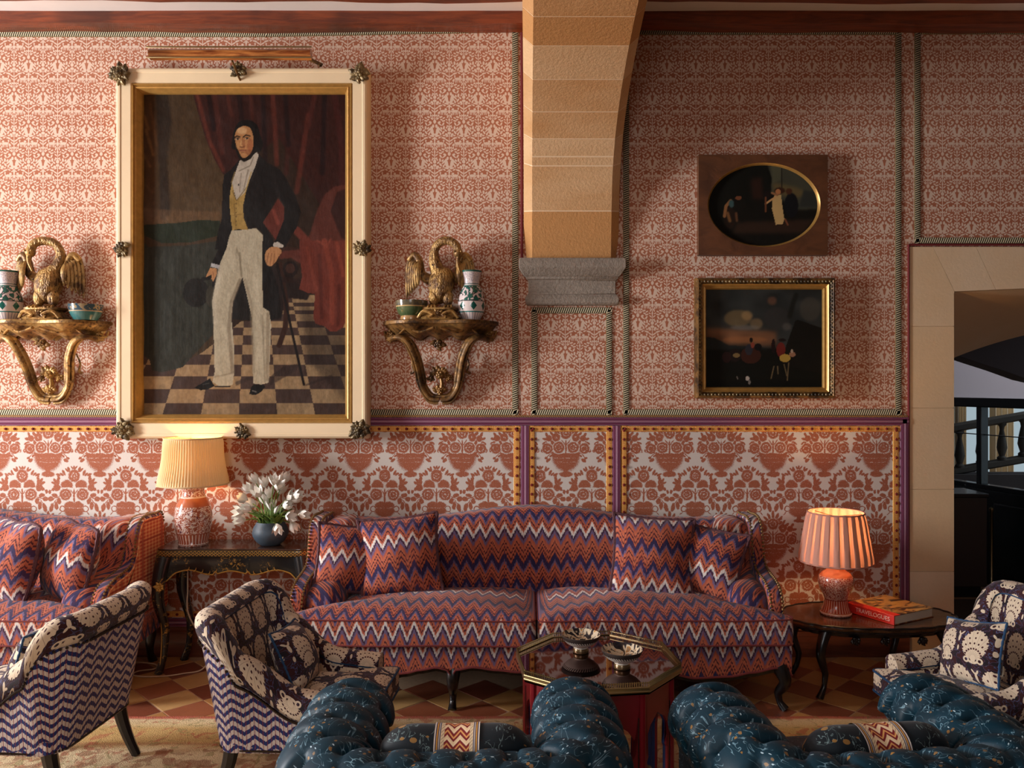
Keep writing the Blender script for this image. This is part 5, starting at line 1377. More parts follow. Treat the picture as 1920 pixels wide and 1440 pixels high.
# picture lamp over the portrait
t = thing('picture_lamp', 'long reddish brown picture lamp above the tall portrait', 'lamp', (0, 0, 0))
cx0, cz0 = (278 - 990) / 318., 1.7 - (107 - 720) / 318.; cx1 = (582 - 990) / 318.
def tr_(u, v):
    a = lerp(-.45 * PI, .62 * PI, v); return (lerp(cx0, cx1, u), -.245 - .045 * math.cos(a), cz0 + .026 + .033 * math.sin(a))
t.location = (cx0, 0, cz0)
mb = MB().grid(2, 12, tr_)
mb.add([(cx0, *tr_(0, k / 12)[1:]) for k in range(13)], [tuple(range(13))]); mb.add([(cx1, *tr_(0, k / 12)[1:]) for k in range(13)], [tuple(reversed(range(13)))])
M['lampwood'] = m_wood('polished_copper_brown', (112, 52, 24), (206, 132, 68), .18, (2, 10, 22), .6)
for nm, b, mt in (('reflector', mb, M['lampwood']), ('edge_trim', MB().box(cx0 - .01, cx1 + .01, -.293, -.286, cz0 + .052, cz0 + .062).box(cx0 - .01, cx1 + .01, -.293, -.286, cz0 - .008, cz0 + .0), M['brass']), ('arm', MB().tube([((cx0 + cx1) / 2 + .0, -.24, cz0), ((cx0 + cx1) / 2, -.15, cz0 - .05), ((cx0 + cx1) / 2, -.02, cz0 - .10)], .007, 8).tube([(cx1 - .03, -.24, cz0 + .01), (cx1 + .05, -.20, cz0 - .015), (cx1 + .03, -.21, cz0 - .02)], .011, 8), M['gilt_dark'])):
    b.build(nm, mt, t, bevel=.002 if nm == 'edge_trim' else 0).location = -t.location

# ================================================================ THE TWO SMALL PAINTINGS
def framebox(px0, py0, px1, py1, y): k = 1500 / (5 + y); return (px0 - 990) / k, 1.7 - (py1 - 720) / k, (px1 - 990) / k, 1.7 - (py0 - 720) / k
x0, z0, x1, z1 = framebox(1310, 290, 1552, 478, -.05)
t = thing('oval_painting', 'small dark oval figure scene in a plain brown square frame', 'painting', ((x0 + x1) / 2, 0, z0))
M['brownframe'] = m_wood('plain_brown_frame', (84, 50, 28), (106, 64, 36), .5, (3, 6, 6), .05)
E = lambda X, Y: (1300 + X / 6.857, 280 + Y / 6.857)
ox, oz, ra, rb = (1432.5 - 990) / 303, 1.7 - (384 - 720) / 303, 106 / 303, 79 / 303
mb = MB(); nn = 96; rect = []; ovl = []; inn = []; inn2 = []
for i in range(nn):
    a = 2 * PI * i / nn; dx, dz = math.cos(a), math.sin(a)
    hx, hz = (x1 - x0) / 2, (z1 - z0) / 2; f = min(hx / max(abs(dx), 1e-6), hz / max(abs(dz), 1e-6)); rect.append(Vector(((x0 + x1) / 2 + dx * f, -.05, (z0 + z1) / 2 + dz * f)))
    ovl.append(Vector((ox + dx * ra * 1.0, -.05, oz + dz * rb)))
for cx_, cz_ in ((x0, z0), (x1, z0), (x1, z1), (x0, z1)):
    j = min(range(nn), key=lambda q: (rect[q] - Vector((cx_, -.05, cz_))).length); rect[j] = Vector((cx_, -.05, cz_))
back = [Vector((q.x, 0, q.z)) for q in rect]
mb.rows([back, rect, ovl], closed=True, flip=True); o = mb.build('frame', M['brownframe'], t, angle=30); o.location = -t.location
i1 = [Vector((ox + (q.x - ox) * .99, -.047, oz + (q.z - oz) * .985)) for q in ovl]; i2 = [Vector((ox + (q.x - ox) * .965, -.030, oz + (q.z - oz) * .955)) for q in ovl]
o = MB().rows([ovl, i1, i2], closed=True, flip=True).build('gilt_oval_edge', M['gilt_bright'], t, angle=60); o.location = -t.location
p = Paint(1320, 300, 1546, 468, 1.2, E); p.I[:] = np.array((24, 22, 18)) / 255
p.poly([(960, 180), (1640, 180), (1640, 760), (1330, 780), (1000, 560)], (66, 66, 54), 6); p.poly([(1010, 420), (1300, 480), (1500, 560), (1300, 640), (1040, 560)], (104, 88, 54), 8, .8); p.poly([(1000, 200), (1140, 200), (1120, 400), (1010, 440)], (84, 84, 64), 5, .8); p.poly([(1420, 520), (1640, 560), (1640, 740), (1360, 740)], (48, 50, 46), 5)
p.poly([(180, 180), (940, 180), (1005, 360), (1000, 520), (900, 600), (200, 1000)], (22, 22, 18), 2); p.poly([(740, 380), (880, 360), (900, 640), (760, 640)], (54, 32, 24), 8, .8)
p.poly([(560, 940), (1560, 900), (1400, 1080), (500, 1080)], (58, 40, 30), 8, .8); p.line([(1135, 210), (1138, 500)], 10, (26, 22, 18))
for x, y, rx, ry, c in ((950, 590, 40, 60, (30, 24, 22)), (1260, 720, 90, 160, (24, 24, 26)), (1110, 530, 70, 40, (60, 36, 26)), (1230, 540, 40, 40, (74, 44, 30)), (580, 700, 90, 90, (26, 24, 20)), (470, 880, 80, 140, (38, 28, 22))): p.ell(x, y, rx, ry, c, 2)
p.poly([(1020, 640), (1050, 580), (1130, 590), (1140, 700), (1170, 900), (1150, 960), (1060, 970), (1010, 760)], (190, 158, 104), 1.2); p.line([(930, 700), (1000, 650), (1050, 620)], 24, (196, 150, 98), 1); p.ell(1090, 545, 34, 36, (176, 116, 74), 1); p.line([(1010, 560), (1080, 590)], 26, (150, 104, 70), 1); p.line([(1180, 900), (1215, 970)], 22, (120, 70, 46), 1); p.line([(930, 620), (930, 800)], 22, (110, 66, 42), 1.2)
p.line([(480, 660), (420, 730), (400, 860)], 40, (140, 96, 60), 1.5); p.ell(580, 625, 40, 26, (116, 70, 46), 1.5); p.ell(490, 700, 34, 50, (60, 84, 84), 2); p.line([(440, 820), (470, 920)], 40, (120, 82, 50), 2); p.line([(550, 820), (560, 920)], 30, (100, 66, 44), 2)
p.build('canvas', M['canvas_dull'], t, -.029, None, 1.0)
x0, z0, x1, z1 = framebox(1306, 520, 1568, 747, -.08)
t = thing('landscape_painting', 'dark painting of riders under clouds in a carved gilt frame', 'painting', ((x0 + x1) / 2, 0, z0))
frame_rails(t, x0, z0, x1, z1, [(0, 0), (0, .06), (.006, .075), (.014, .078), (.022, .066), (.030, .060), (.040, .066)], M['gilt_dark'])
frame_rails(t, x0 + .04, z0 + .04, x1 - .04, z1 - .04, [(0, .066), (.006, .060), (.012, .046), (.022, .050), (.028, .040), (.030, .028)], M['gilt_bright'], 'gilt_slip')
mb = MB()
for (ax, az, bx, bz) in ((x0, z1, x1, z1), (x1, z1, x1, z0), (x1, z0, x0, z0), (x0, z0, x0, z1)):
    n_ = int(math.hypot(bx - ax, bz - az) / .022); ddx, ddz = ((x0 + x1) / 2, (z0 + z1) / 2)
    for i in range(n_):
        f = (i + .5) / n_; x, z = lerp(ax, bx, f), lerp(az, bz, f)
        sx = .022 * (1 if abs(x - x0) < 1e-4 else -1 if abs(x - x1) < 1e-4 else 0); sz = .022 * (1 if abs(z - z0) < 1e-4 else -1 if abs(z - z1) < 1e-4 else 0)
        mb.ball((x + sx, -.068, z + sz), .0095, 6, 4, (1, .6, 1))
o = mb.build('carved_beading', M['ormolu'], t); o['kind'] = 'stuff'; o.location = -t.location
G = lambda X, Y: (1300 + X / 5.76, 510 + Y / 5.76)
p = Paint(1322, 540, 1544, 730, 1.2, G); p.I[:] = np.array((20, 20, 17)) / 255
p.poly([(120, 170), (1400, 170), (1400, 820), (120, 840)], (46, 48, 46), 4); p.poly([(130, 600), (900, 640), (900, 800), (130, 800)], (112, 76, 52), 9, .9); p.I *= (1 + (p.noise(26, 16, 3) - .5) * .5)[..., None]
for x, y, rx, ry, c in ((480, 500, 150, 90, (118, 98, 66)), (580, 470, 60, 50, (150, 120, 80)), (680, 560, 70, 60, (126, 104, 74)), (560, 600, 160, 26, (110, 104, 96)), (850, 310, 50, 46, (110, 74, 56)), (1260, 400, 110, 130, (70, 66, 58)), (900, 500, 140, 120, (52, 50, 48)), (560, 730, 240, 34, (146, 96, 60)), (1010, 590, 50, 40, (84, 80, 76))): p.ell(x, y, rx, ry, c, 5, .7)
p.poly([(130, 700), (230, 710), (380, 790), (800, 820), (800, 850), (130, 850)], (34, 36, 34), 3); p.poly([(120, 840), (1400, 830), (1400, 1250), (120, 1250)], (20, 20, 16), 6)
p.poly([(1000, 800), (1100, 530), (1130, 515), (1400, 610), (1400, 1100), (960, 1000)], (24, 22, 18), 1.5); p.line([(1040, 480), (1080, 330), (1110, 250)], 50, (28, 28, 24), 4, .8)
for x, y, rx, ry, c in ((620, 900, 110, 90, (58, 32, 24)), (450, 900, 70, 70, (34, 24, 22)), (600, 840, 40, 60, (44, 44, 50)), (640, 790, 20, 30, (128, 60, 46)), (625, 735, 18, 28, (22, 20, 18)), (700, 810, 40, 40, (22, 20, 20)), (945, 840, 48, 80, (104, 36, 30)), (960, 735, 40, 18, (30, 22, 20)), (865, 800, 22, 80, (32, 22, 22)), (465, 900, 38, 24, (120, 98, 62)), (990, 930, 60, 44, (174, 142, 64)), (1070, 890, 34, 26, (150, 108, 82)), (1064, 855, 12, 20, (170, 150, 130)), (360, 920, 50, 60, (42, 26, 24))): p.ell(x, y, rx, ry, c, 1.4, .95)
for xs in ([(870, 1020), (840, 1150)], [(910, 1020), (915, 1100)], [(1030, 980), (1015, 1170)], [(980, 1000), (1010, 1120)]): p.line(xs, 12, (124, 104, 74), .7, .8)
p.ell(585, 1150, 20, 24, (170, 160, 150), .8); p.ell(605, 1190, 14, 26, (120, 112, 104), 1); p.line([(470, 1130), (480, 1155)], 9, (130, 124, 116), .7)
p.build('canvas', M['canvas_dull'], t, -.030, None, 1.0)

# ================================================================ CARVED BRACKETS AND GILT BIRDS
def sweep(mb, pts, r, n=36, sq=.7, ns=10):
    P = spline(pts, n); rr = [(r[0] + (r[1] - r[0]) * i / (n - 1)) if isinstance(r, tuple) else r for i in range(n)]
    mb.tube(P, rr, ns, squash=sq, up=(0, -1, 0)); return mb
def make_bracket(loc, mtl, label, mir=1, group='carved wall brackets'):
    """Console bracket: serpentine shelf on two scrolls that meet in an acanthus; loc = middle of the shelf top on the wall."""
    t = thing('wall_bracket', label, 'wall bracket', loc, 0, group); hw = .36; dp = .21
    poly = [(x, -(.02 + (dp - .02) * math.cos(PI / 2 * min(1, abs(x) / hw) ** 2.4) ** .8 * (1 - .10 * math.cos(abs(x) / hw * PI * 2.0)))) for x in [lerp(-hw, hw, i / 48) for i in range(49)]]
    poly = resample([Vector((a, b, 0)) for a, b in [(-hw, 0)] + poly + [(hw, 0), (-hw, 0)]], 130, True)
    MB().slab(poly, -.026, 0, .006, lambda a, b, c: Vector((a, b, c)), 3).build('shelf', mtl, t)
    q = ring_inset(poly, .014); q = [Vector((p_.x, min(-.0, p_.y), 0)) for p_ in q]
    R = []
    for k in range(7):
        s = k / 6; f = 1 - .62 * s ** 1.5
        R.append([Vector((p_.x * (1 - .22 * s), p_.y * f, -.024 - .095 * s * (1 - .30 * math.sin(abs(p_.x) / hw * PI * 2.2) ** 2))) for p_ in q])
    MB().rows(R, closed=True).build('carved_apron', mtl, t, angle=60)
    ap = MB()
    for s in (-1, 1):
        sweep(ap, [(s * .02, -.20, -.05), (s * .11, -.18, -.075), (s * .19, -.14, -.05), (s * .25, -.12, -.09), (s * .33, -.05, -.10), (s * .345, -.03, -.06)], (.013, .009)); acanthus(ap, (s * .30, -.03, -.085), .045, 5, 6)
    acanthus(ap, (0, -.12, -.14), .05, 8, 7, PI, PI); ap.build('apron_carving', mtl, t)
    for s in (-1, 1):
        mb = MB(); pts = [(s * .30, -.05, -.115), (s * .25, -.10, -.10), (s * .19, -.12, -.13), (s * .145, -.10, -.22), (s * .125, -.07, -.31), (s * .115, -.055, -.37), (s * .10, -.045, -.42), (s * .06, -.04, -.475), (s * .005, -.04, -.485)]
        for off in (-.021, 0, .021):
            sweep(mb, [(x + s * off * (1 if z > -.4 else .4), y - (.012 if off == 0 else 0), z + off * (0 if z > -.40 else -1.)) for x, y, z in pts], (.018 if off else .024, .014 if off else .019), 44)
        mb.ball((s * .118, -.06, -.375), .03, 8, 6, (1, .8, .5)); acanthus(mb, (s * .30, -.055, -.115), .03, 4, 6)
        sweep(mb, [(s * .155, -.05, -.20), (s * .175, -.04, -.26), (s * .165, -.035, -.31), (s * .185, -.03, -.32)], (.006, .012), 20); mb.build('scroll_support', mtl, t)
    ac = MB(); acanthus(ac, (0, -.045, -.33), .062, 11, 7, 0, PI); acanthus(ac, (0, -.045, -.43), .05, 13, 7, 0, PI)
    sweep(ac, [(0, -.05, -.34), (.012, -.06, -.39), (0, -.05, -.45)], (.014, .02), 14); acanthus(ac, (-.055, -.045, -.35), .035, 15, 5); acanthus(ac, (.055, -.045, -.35), .035, 16, 5)
    ac.build('acanthus', mtl, t); return t
def make_bird(loc, m, mtl, label, kind):
    """Gilt pelican on a rocky carved base, breast to the room; m = -1 mirrors it."""
    t = thing('gilt_bird_carving', label, 'carving', loc, 0, 'gilt carved birds'); X = lambda x, y, z: (x * m, y, z)
    b = MB()
    def bodyf(u, v):
        a = 2 * PI * u; e = PI * (v - .5); r = 1 + .035 * noise.noise(Vector((a * 6, v * 5, 1))) + .03 * math.sin(a * 17 + 3 * noise.noise(Vector((a * 2, v * 7, 4)))) * math.cos(e)
        return X(.012 + .078 * math.cos(a) * math.cos(e) * r * (1 + .22 * math.sin(e)) + .012 * math.sin(e), -.095 + .072 * math.sin(a) * math.cos(e) * r, .215 + .115 * math.sin(e))
    b.grid(40, 26, bodyf, cu=True, flip=(m < 0))
    for s in (-1, 1):
        def th(u, v, s=s):
            a = 2 * PI * u; e = PI * (v - .5); return X(.012 + s * .042 + .034 * math.cos(a) * math.cos(e), -.118 + .034 * math.sin(a) * math.cos(e), .138 + .056 * math.sin(e))
        b.grid(16, 10, th, cu=True, flip=(m < 0))
    b.build('body', M['gilt_feather'], t, angle=180)
    if kind == 'swan': pts = [(.0, -.10, .28), (-.025, -.095, .35), (-.03, -.10, .42), (.0, -.115, .47), (.055, -.125, .485), (.105, -.13, .455), (.118, -.13, .41)]
    else: pts = [(.02, -.10, .27), (.065, -.09, .33), (.085, -.09, .40), (.06, -.10, .465), (.0, -.115, .485), (-.055, -.13, .465), (-.075, -.135, .415)]
    pts = [X(*q) for q in pts]
    nk = MB(); P = spline(pts, 40); nk.tube(P, [lerp(.050, .026, min(1, i / 16)) * (1 + .025 * math.sin(i * 2.2)) for i in range(40)], 14); nk.build('neck', M['gilt_feather'], t, angle=180)
    hd = MB(); e = P[-1]; d = (P[-1] - P[-3]).normalized(); hd.ball(e, .030, 12, 8, (1, 1, 1.15))
    bk = [e + d * .02, e + d * .07 + Vector((m * (-.012 if kind == 'swan' else .02), -.01, 0)), e + d * .125 + Vector((m * (-.008 if kind == 'swan' else .055), -.01, 0))]
    hd.tube(spline(bk, 12), [lerp(.02, .005, i / 11) for i in range(12)], 8, squash=.8)
    for s in (-1, 1): hd.ball(e + Vector((s * .02, -.026, .004)), .007, 6, 4)
    hd.build('head', mtl, t, angle=180)
    def wing(root, tips, wd, n):
        w = MB(); rn = random.Random(n)
        for k, (sh, tp) in enumerate(tips):
            S = spline([root, sh, tp], 14)
            for j in range(1): pass
            def f(u, v):
                i = u * 13; a = S[int(min(12, i))].lerp(S[int(min(12, i)) + 1], i - int(min(12, i))); o = (v - .5) * 2; q = wd * (math.sin(PI * min(1, .12 + u * .86)) ** .7)
                d = (S[min(13, int(i) + 1)] - S[max(0, int(i) - 1)]).normalized(); n_ = Vector((-d.z, 0, d.x))
                return a + n_ * q * o + Vector((0, -.012 * (1 - o * o) - .006 * k + .004 * math.cos(o * 9), 0))
            w.grid(13, 6, f)
        return w
    for s in (-1, 1):
        q = s * m; hi = .335 if (s == -1) == (kind == 'swan') else .33
        R_ = Vector((q * .07 + m * .012, -.075, .25)); sh = Vector((q * .125 + m * .01, -.06, .36))
        tips = []
        for k in range(6):
            f = k / 5; tips.append((Vector((q * lerp(.185, .125, f), -.06 - .008 * k, lerp(.375, .30, f))), Vector((q * lerp(.205, .125, f), -.05 - .008 * k, lerp(.14, .21, f)))))
        wg = wing(Vector((q * .125, -.065, .365)), tips, .019, 3)
        wg.tube(spline([R_, Vector((q * .115, -.07, .29)), Vector((q * .125, -.08, .365)), Vector((q * .155, -.08, .405)), Vector((q * .19, -.07, .37))], 20), [lerp(.034, .018, i / 19) for i in range(20)], 10)
        wg.build('wing', mtl, t, angle=180)
    ft = MB()
    for s in (-1, 1):
        for k in (-1, 0, 1): ft.tube([X(.012 + s * .045, -.13, .085), X(.012 + s * .05 + k * .018, -.165, .082), X(.012 + s * .05 + k * .022, -.19, .074)], [.010, .010, .005], 6)
    ft.build('feet', mtl, t)
    bs = MB(); R = []
    for z, a, c in ((0, .125, .085), (.012, .135, .09), (.03, .115, .075), (.055, .10, .065), (.062, .115, .08), (.074, .118, .082), (.078, .105, .07)):
        R.append([Vector((.0 + a * math.copysign(abs(math.cos(h)) ** .6, math.cos(h)), -.1 + c * math.copysign(abs(math.sin(h)) ** .6, math.sin(h)), z)) for h in [2 * PI * i / 48 for i in range(48)]])
    bs.rows(R, closed=True, flip=True); bs.add(R[-1], [tuple(range(48))])
    for s in (-1, 1): bs.tube(spline([(s * .12, -.17, .01), (s * .085, -.185, .05), (s * .03, -.19, .03), (s * .05, -.19, .015)], 18), .010, 7)
    acanthus(bs, (0, -.165, .035), .035, 6, 7); bs.build('rocky_base', mtl, t); return t
def m_pot(name, kind):
    m = mat(name); x, y, z = xyz(objc()); a = theta(x, y)
    G_, Wt, Tq = C(26, 92, 82), C(222, 210, 206), C(44, 122, 122)
    if kind == 'vase':
        sc1 = vor(comb(mul(a, .07), z), 90., 'Distance', 'DISTANCE_TO_EDGE'); cr = mix(lt(sc1, .05), Wt, C(140, 130, 150))
        P = comb(mul(a, .075), z); sw = noise_(P, 26., 1, dist=1.4); sq = mix(gt(sw, .50), C(30, 96, 84), C(214, 200, 198)); sq = mix(lt(m_('ABSOLUTE', sub(sw, .50)), .02), sq, C(44, 40, 46))
        du = m_('ABSOLUTE', sub(fr(mul(a, 7 / (2 * PI))), .5)); dv = m_('ABSOLUTE', m_('DIVIDE', sub(z, .085), .044)); dia = mix(lt(add(mul(du, 2.2), dv), .62), Wt, G_)
        fl = mix(lt(fr(mul(a, 26 / (2 * PI))), .2), Wt, C(120, 120, 140))
        col = fl
        for z0, c in ((.045, Tq), (.052, Wt), (.058, dia), (.112, C(60, 60, 66)), (.117, sq), (.205, C(44, 100, 92)), (.211, Wt), (.217, C(60, 100, 100)), (.222, cr), (.292, G_)): col = mix(gt(z, z0), col, c)
    elif kind == 'bowl_green':
        st = noise_(comb(mul(a, 5.), mul(z, 6.)), 3., 2); col = mix(st, C(34, 62, 44), C(96, 112, 70)); top = mix(noise_(comb(mul(a, .1), z), 60., 1), C(40, 60, 74), C(130, 112, 70)); col = mix(gt(z, .082), col, top); col = mix(gt(z, .079), mix(gt(z, .026), C(170, 130, 84), col), mix(gt(z, .086), C(190, 160, 110), top))
    else:
        st = noise_(comb(mul(a, 6.), mul(z, 4.)), 3., 2); low = mix(st, C(26, 84, 86), C(74, 128, 126)); P = comb(mul(a, .09), z); top = mix(gt(noise_(P, 40., 1, dist=1.), .52), C(54, 78, 92), C(150, 134, 104)); col = mix(gt(z, .05), low, mix(gt(z, .056), C(180, 160, 130), top))
    bsdf(col, .16, coat=.5, spec=.5); return m
M['pot_vase'] = m_pot('green_white_glaze', 'vase'); M['pot_bowl'] = m_pot('dark_green_glaze', 'bowl_green'); M['pot_turq'] = m_pot('turquoise_glaze', 'turq')
VASE = [(0, 0), (.05, 0), (.056, .006), (.062, .02), (.078, .05), (.084, .085), (.082, .12), (.072, .165), (.056, .20), (.048, .215), (.047, .23), (.052, .255), (.062, .29), (.066, .302), (.060, .302), (.05, .27), (.042, .22), (0, .20)]
BOWL = [(0, 0), (.068, 0), (.07, .012), (.066, .026), (.082, .04), (.094, .07), (.099, .10), (.1, .118), (.094, .118), (.088, .08), (.06, .045), (0, .04)]
LOWB = [(0, 0), (.07, 0), (.074, .008), (.088, .03), (.098, .055), (.103, .085), (.106, .102), (.1, .102), (.09, .06), (.05, .03), (0, .028)]
def pot(name, label, cat, prof, mt, loc, s=1.):
    t = thing(name, label, cat, loc); o = MB().lathe([(r * s, z * s) for r, z in prof], 48).build('body', M[mt], t, angle=50); return t
zs = 1.7 - (600 - 720) / 309.
XB = (822 - 990) / 309.
make_bracket((XB, -.0, zs), M['gilt_dark'], 'dark gilt carved wall bracket right of the tall portrait')
make_bird((XB, .0, zs + .001), 1, M['gilt'], 'gilt pelican carving with arched neck on the bracket right of the portrait', 'swan')
pot('bowl', 'dark green ribbed bowl on the bracket right of the portrait', 'bowl', BOWL, 'pot_bowl', ((768 - 990) / 312., -.105, zs + .001))
pot('vase', 'white and green painted vase on the bracket right of the portrait', 'vase', VASE, 'pot_vase', ((882 - 990) / 312., -.10, zs + .001))
XB2 = (78 - 990) / 309.
make_bracket((XB2, 0, zs), M['gilt'], 'bright gilt carved wall bracket at the left edge')
make_bird((XB2, 0, zs + .001), 1, M['gilt'], 'gilt bird carving biting its breast on the bracket at the left edge', 'pelican')
pot('bowl', 'turquoise painted low bowl on the bracket at the left edge', 'bowl', LOWB, 'pot_turq', ((146 - 990) / 312., -.105, zs + .001), .93)
pot('vase', 'green and white vase cut by the left picture edge', 'vase', VASE, 'pot_vase', ((-4 - 990) / 312., -.10, zs + .001))
# ================================================================ CONSOLE TABLE WITH LAMP AND TULIPS
def m_chinoiserie():
    m = mat('black_and_gold_lacquer'); x, y, z = xyz(objc()); P = comb(x, z)
    n = noise_(P, 42., 3, .7, dist=1.2); g = noise_(P, 7., 1)
    f = mul(soft(n, .56, .62), soft(g, .46, .56))
    col = mix(f, C(15, 20, 24), mix(noise_(P, 90., 1), C(150, 116, 56), C(196, 160, 84)))
    bsdf(col, .28, mul(f, .5), coat=.4); return m
def m_goldfret():
    m = mat('gold_fret_border'); u, v, _ = xyz(uvn()); tri = m_('ABSOLUTE', sub(fr(mul(u, 45.)), .5))
    d = m_('ABSOLUTE', sub(fr(mul(v, 2.)), mul(tri, 2.))); f = mx(lt(d, .22), lt(m_('ABSOLUTE', sub(fr(mul(v, 2.)), .5)), -.1)); f = mx(f, gt(m_('ABSOLUTE', sub(fr(mul(v, 2.)), .5)), .44))
    bsdf(mix(f, C(24, 20, 16), C(176, 140, 72)), .3, mul(f, .5), coat=.3); return m
M['lacquer'] = m_chinoiserie(); M['fret'] = m_goldfret(); M['goldline'] = simple('gold_paint_line', (186, 146, 70), .4, .4)
M['tabletop_dark'] = m_wood('dark_polished_top', (40, 26, 20), (70, 44, 30), .16, (2, 8, 8), .6)
TZ = .736
X0, X1, Y0, Y1 = -2.185, -1.29, -.335, -.03
t = thing('console_table', 'black lacquer console table with gold chinoiserie and scalloped apron', 'table', ((X0 + X1) / 2, -.18, 0)); OFF = -Vector(t.location)
def put_part(mb, name, mt, parent, off, **kw):
    o = mb.build(name, mt, parent, **kw); o.location = off; return o
cx = (X0 + X1) / 2
front = [(X0, Y1), (X0, Y0 + .05), (X0 + .02, Y0 + .012), (X0 + .10, Y0), (X0 + .25, Y0 + .018), (cx, Y0 + .008), (X1 - .25, Y0 + .018), (X1 - .10, Y0), (X1 - .02, Y0 + .012), (X1, Y0 + .05), (X1, Y1)]
poly = poly_round(front, .05, 150); poly = [Vector((p.x, p.y, 0)) for p in poly]
put_part(MB().slab(poly, TZ - .012, TZ, .004, lambda a, b, c: Vector((a, b, c)), 2), 'top', M['tabletop_dark'], t, OFF)
put_part(MB().slab(ring_inset(poly, -.004), TZ - .044, TZ - .012, .003, lambda a, b, c: Vector((a, b, c)), 2, uvrim=lambda s, c, a, b: (s, (c - TZ + .044) / .032)), 'fret_border', M['fret'], t, OFF)
def ap_z(f):                       # f 0..1 along the apron: scalloped lower edge
    a = abs(f - .5) * 2; return TZ - .044 - (.102 - .012 * math.cos(a * PI * 3.2) + .05 * sstep(.80, 1., a) - (.012 if .20 < a < .26 else 0))
n = 90; R = []; line = []
ins = ring_inset(poly, .03)
for i in range(n + 1):
    f = i / n; x = lerp(X0 + .035, X1 - .035, f); y = Y0 + .035 + .012 * math.sin(f * PI * 3)
    R.append([Vector((x, y + .018, TZ - .044)), Vector((x, y, TZ - .044)), Vector((x, y - .006, TZ - .09)), Vector((x, y, ap_z(f))), Vector((x, y + .018, ap_z(f)))]); line.append(Vector((x, y - .004, ap_z(f) + .003)))
put_part(MB().rows(R, closed=True, flip=True), 'apron', M['lacquer'], t, OFF, angle=60)
gl = MB().tube(line, .0042, 6)
for k in range(14):
    f = .18 + .64 * k / 13
    if abs(f - .5) < .12: continue
    x = lerp(X0 + .035, X1 - .035, f); z = ap_z(f); s = 1 if f < .5 else -1
    gl.tube(spline([(x, Y0 + .028, z + .003), (x + s * .012, Y0 + .026, z + .012), (x + s * .015, Y0 + .026, z + .026)], 8), [.005 - .0006 * i for i in range(8)], 6)
put_part(gl, 'gold_edging', M['goldline'], t, OFF)
for s in (0, 1):
    xx = X0 + .04 if s == 0 else X1 - .04
    put_part(MB().box(xx - .01, xx + .01, Y0 + .05, Y1 - .02, TZ - .15, TZ - .044), 'side_apron', M['lacquer'], t, OFF)
for x, y, dx, dy in ((X0 + .045, Y0 + .045, -1, -1), (X1 - .045, Y0 + .045, 1, -1), (X0 + .09, Y1 - .04, -.6, .0), (X1 - .06, Y1 - .04, .6, 0)):
    mb = MB(); cabriole(mb, (x, y, 0), (x + dx * .012, y + dy * .012, 0), TZ - .05, .034, .046, .017, (dx, dy or .01))
    lg = put_part(mb, 'leg', M['lacquer'], t, OFF, angle=180)
    if y < -.2:
        mm = MB(); acanthus(mm, (x, y - .062, TZ - .215), .032, 3, 7); mm.tube(spline([(x + dx * .02, y - .05, TZ - .24), (x + dx * .01, y - .03, TZ - .40), (x + dx * .01, y - .012, .20), (x + dx * .012, y - .03, .05)], 20), .0035, 6)
        o = mm.build('gilt_mount', M['goldline'], lg)
# table lamps
def m_shade(name, c, trans, ribs, thick=.0):
    m = mat(name); x, y, z = xyz(objc()); a = theta(x, y)
    col = C(*c); n = noise_(comb(mul(a, 9.), mul(z, 60.)), 4., 2)
    col = mix(mul(n, .18), col, tuple(v * .72 for v in col[:3]) + (1,))
    d = nd('ShaderNodeBsdfDiffuse'); put(d.inputs[0], col); tr = nd('ShaderNodeBsdfTranslucent'); put(tr.inputs[0], col)
    ms = nd('ShaderNodeMixShader')
    if thick:                                    # box pleats: three layers of cloth where they fold, one between
        p = fr(mul(a, ribs / (2 * PI))); put(ms.inputs[0], mix(gt(p, .62), (trans * thick,) * 3 + (1,), (trans,) * 3 + (1,)))
    else: ms.inputs[0].default_value = trans
    T.links.new(d.outputs[0], ms.inputs[1]); T.links.new(tr.outputs[0], ms.inputs[2]); out(ms.outputs[0]); return m
def m_imari(name, bands, dens, rust, cream):
    m = mat(name); x, y, z = xyz(objc()); a = theta(x, y); P = comb(mul(a, .09), z)
    w_ = noise_(P, dens, 1.5, .6, dist=2.); s_ = noise_(P, dens * 1.7, 2)
    pat = mix(mul(lt(m_('ABSOLUTE', sub(w_, .5)), .06), 1.), C(*cream), C(*rust)); pat = mix(gt(s_, .58), pat, C(*rust)); pat = mix(gt(noise_(P, dens * 1.2, 1), .68), pat, C(110, 60, 70))
    st = mix(gt(fr(mul(a, 30 / (2 * PI))), .25), C(*cream), C(*rust)); col = pat
    for z0, k in bands: col = mix(gt(z, z0), col, {'p': pat, 'r': C(*rust), 's': st, 'o': C(172, 96, 62), 'w': C(*cream), 'd': C(120, 40, 28)}[k])
    bsdf(col, .15, coat=.6); return m
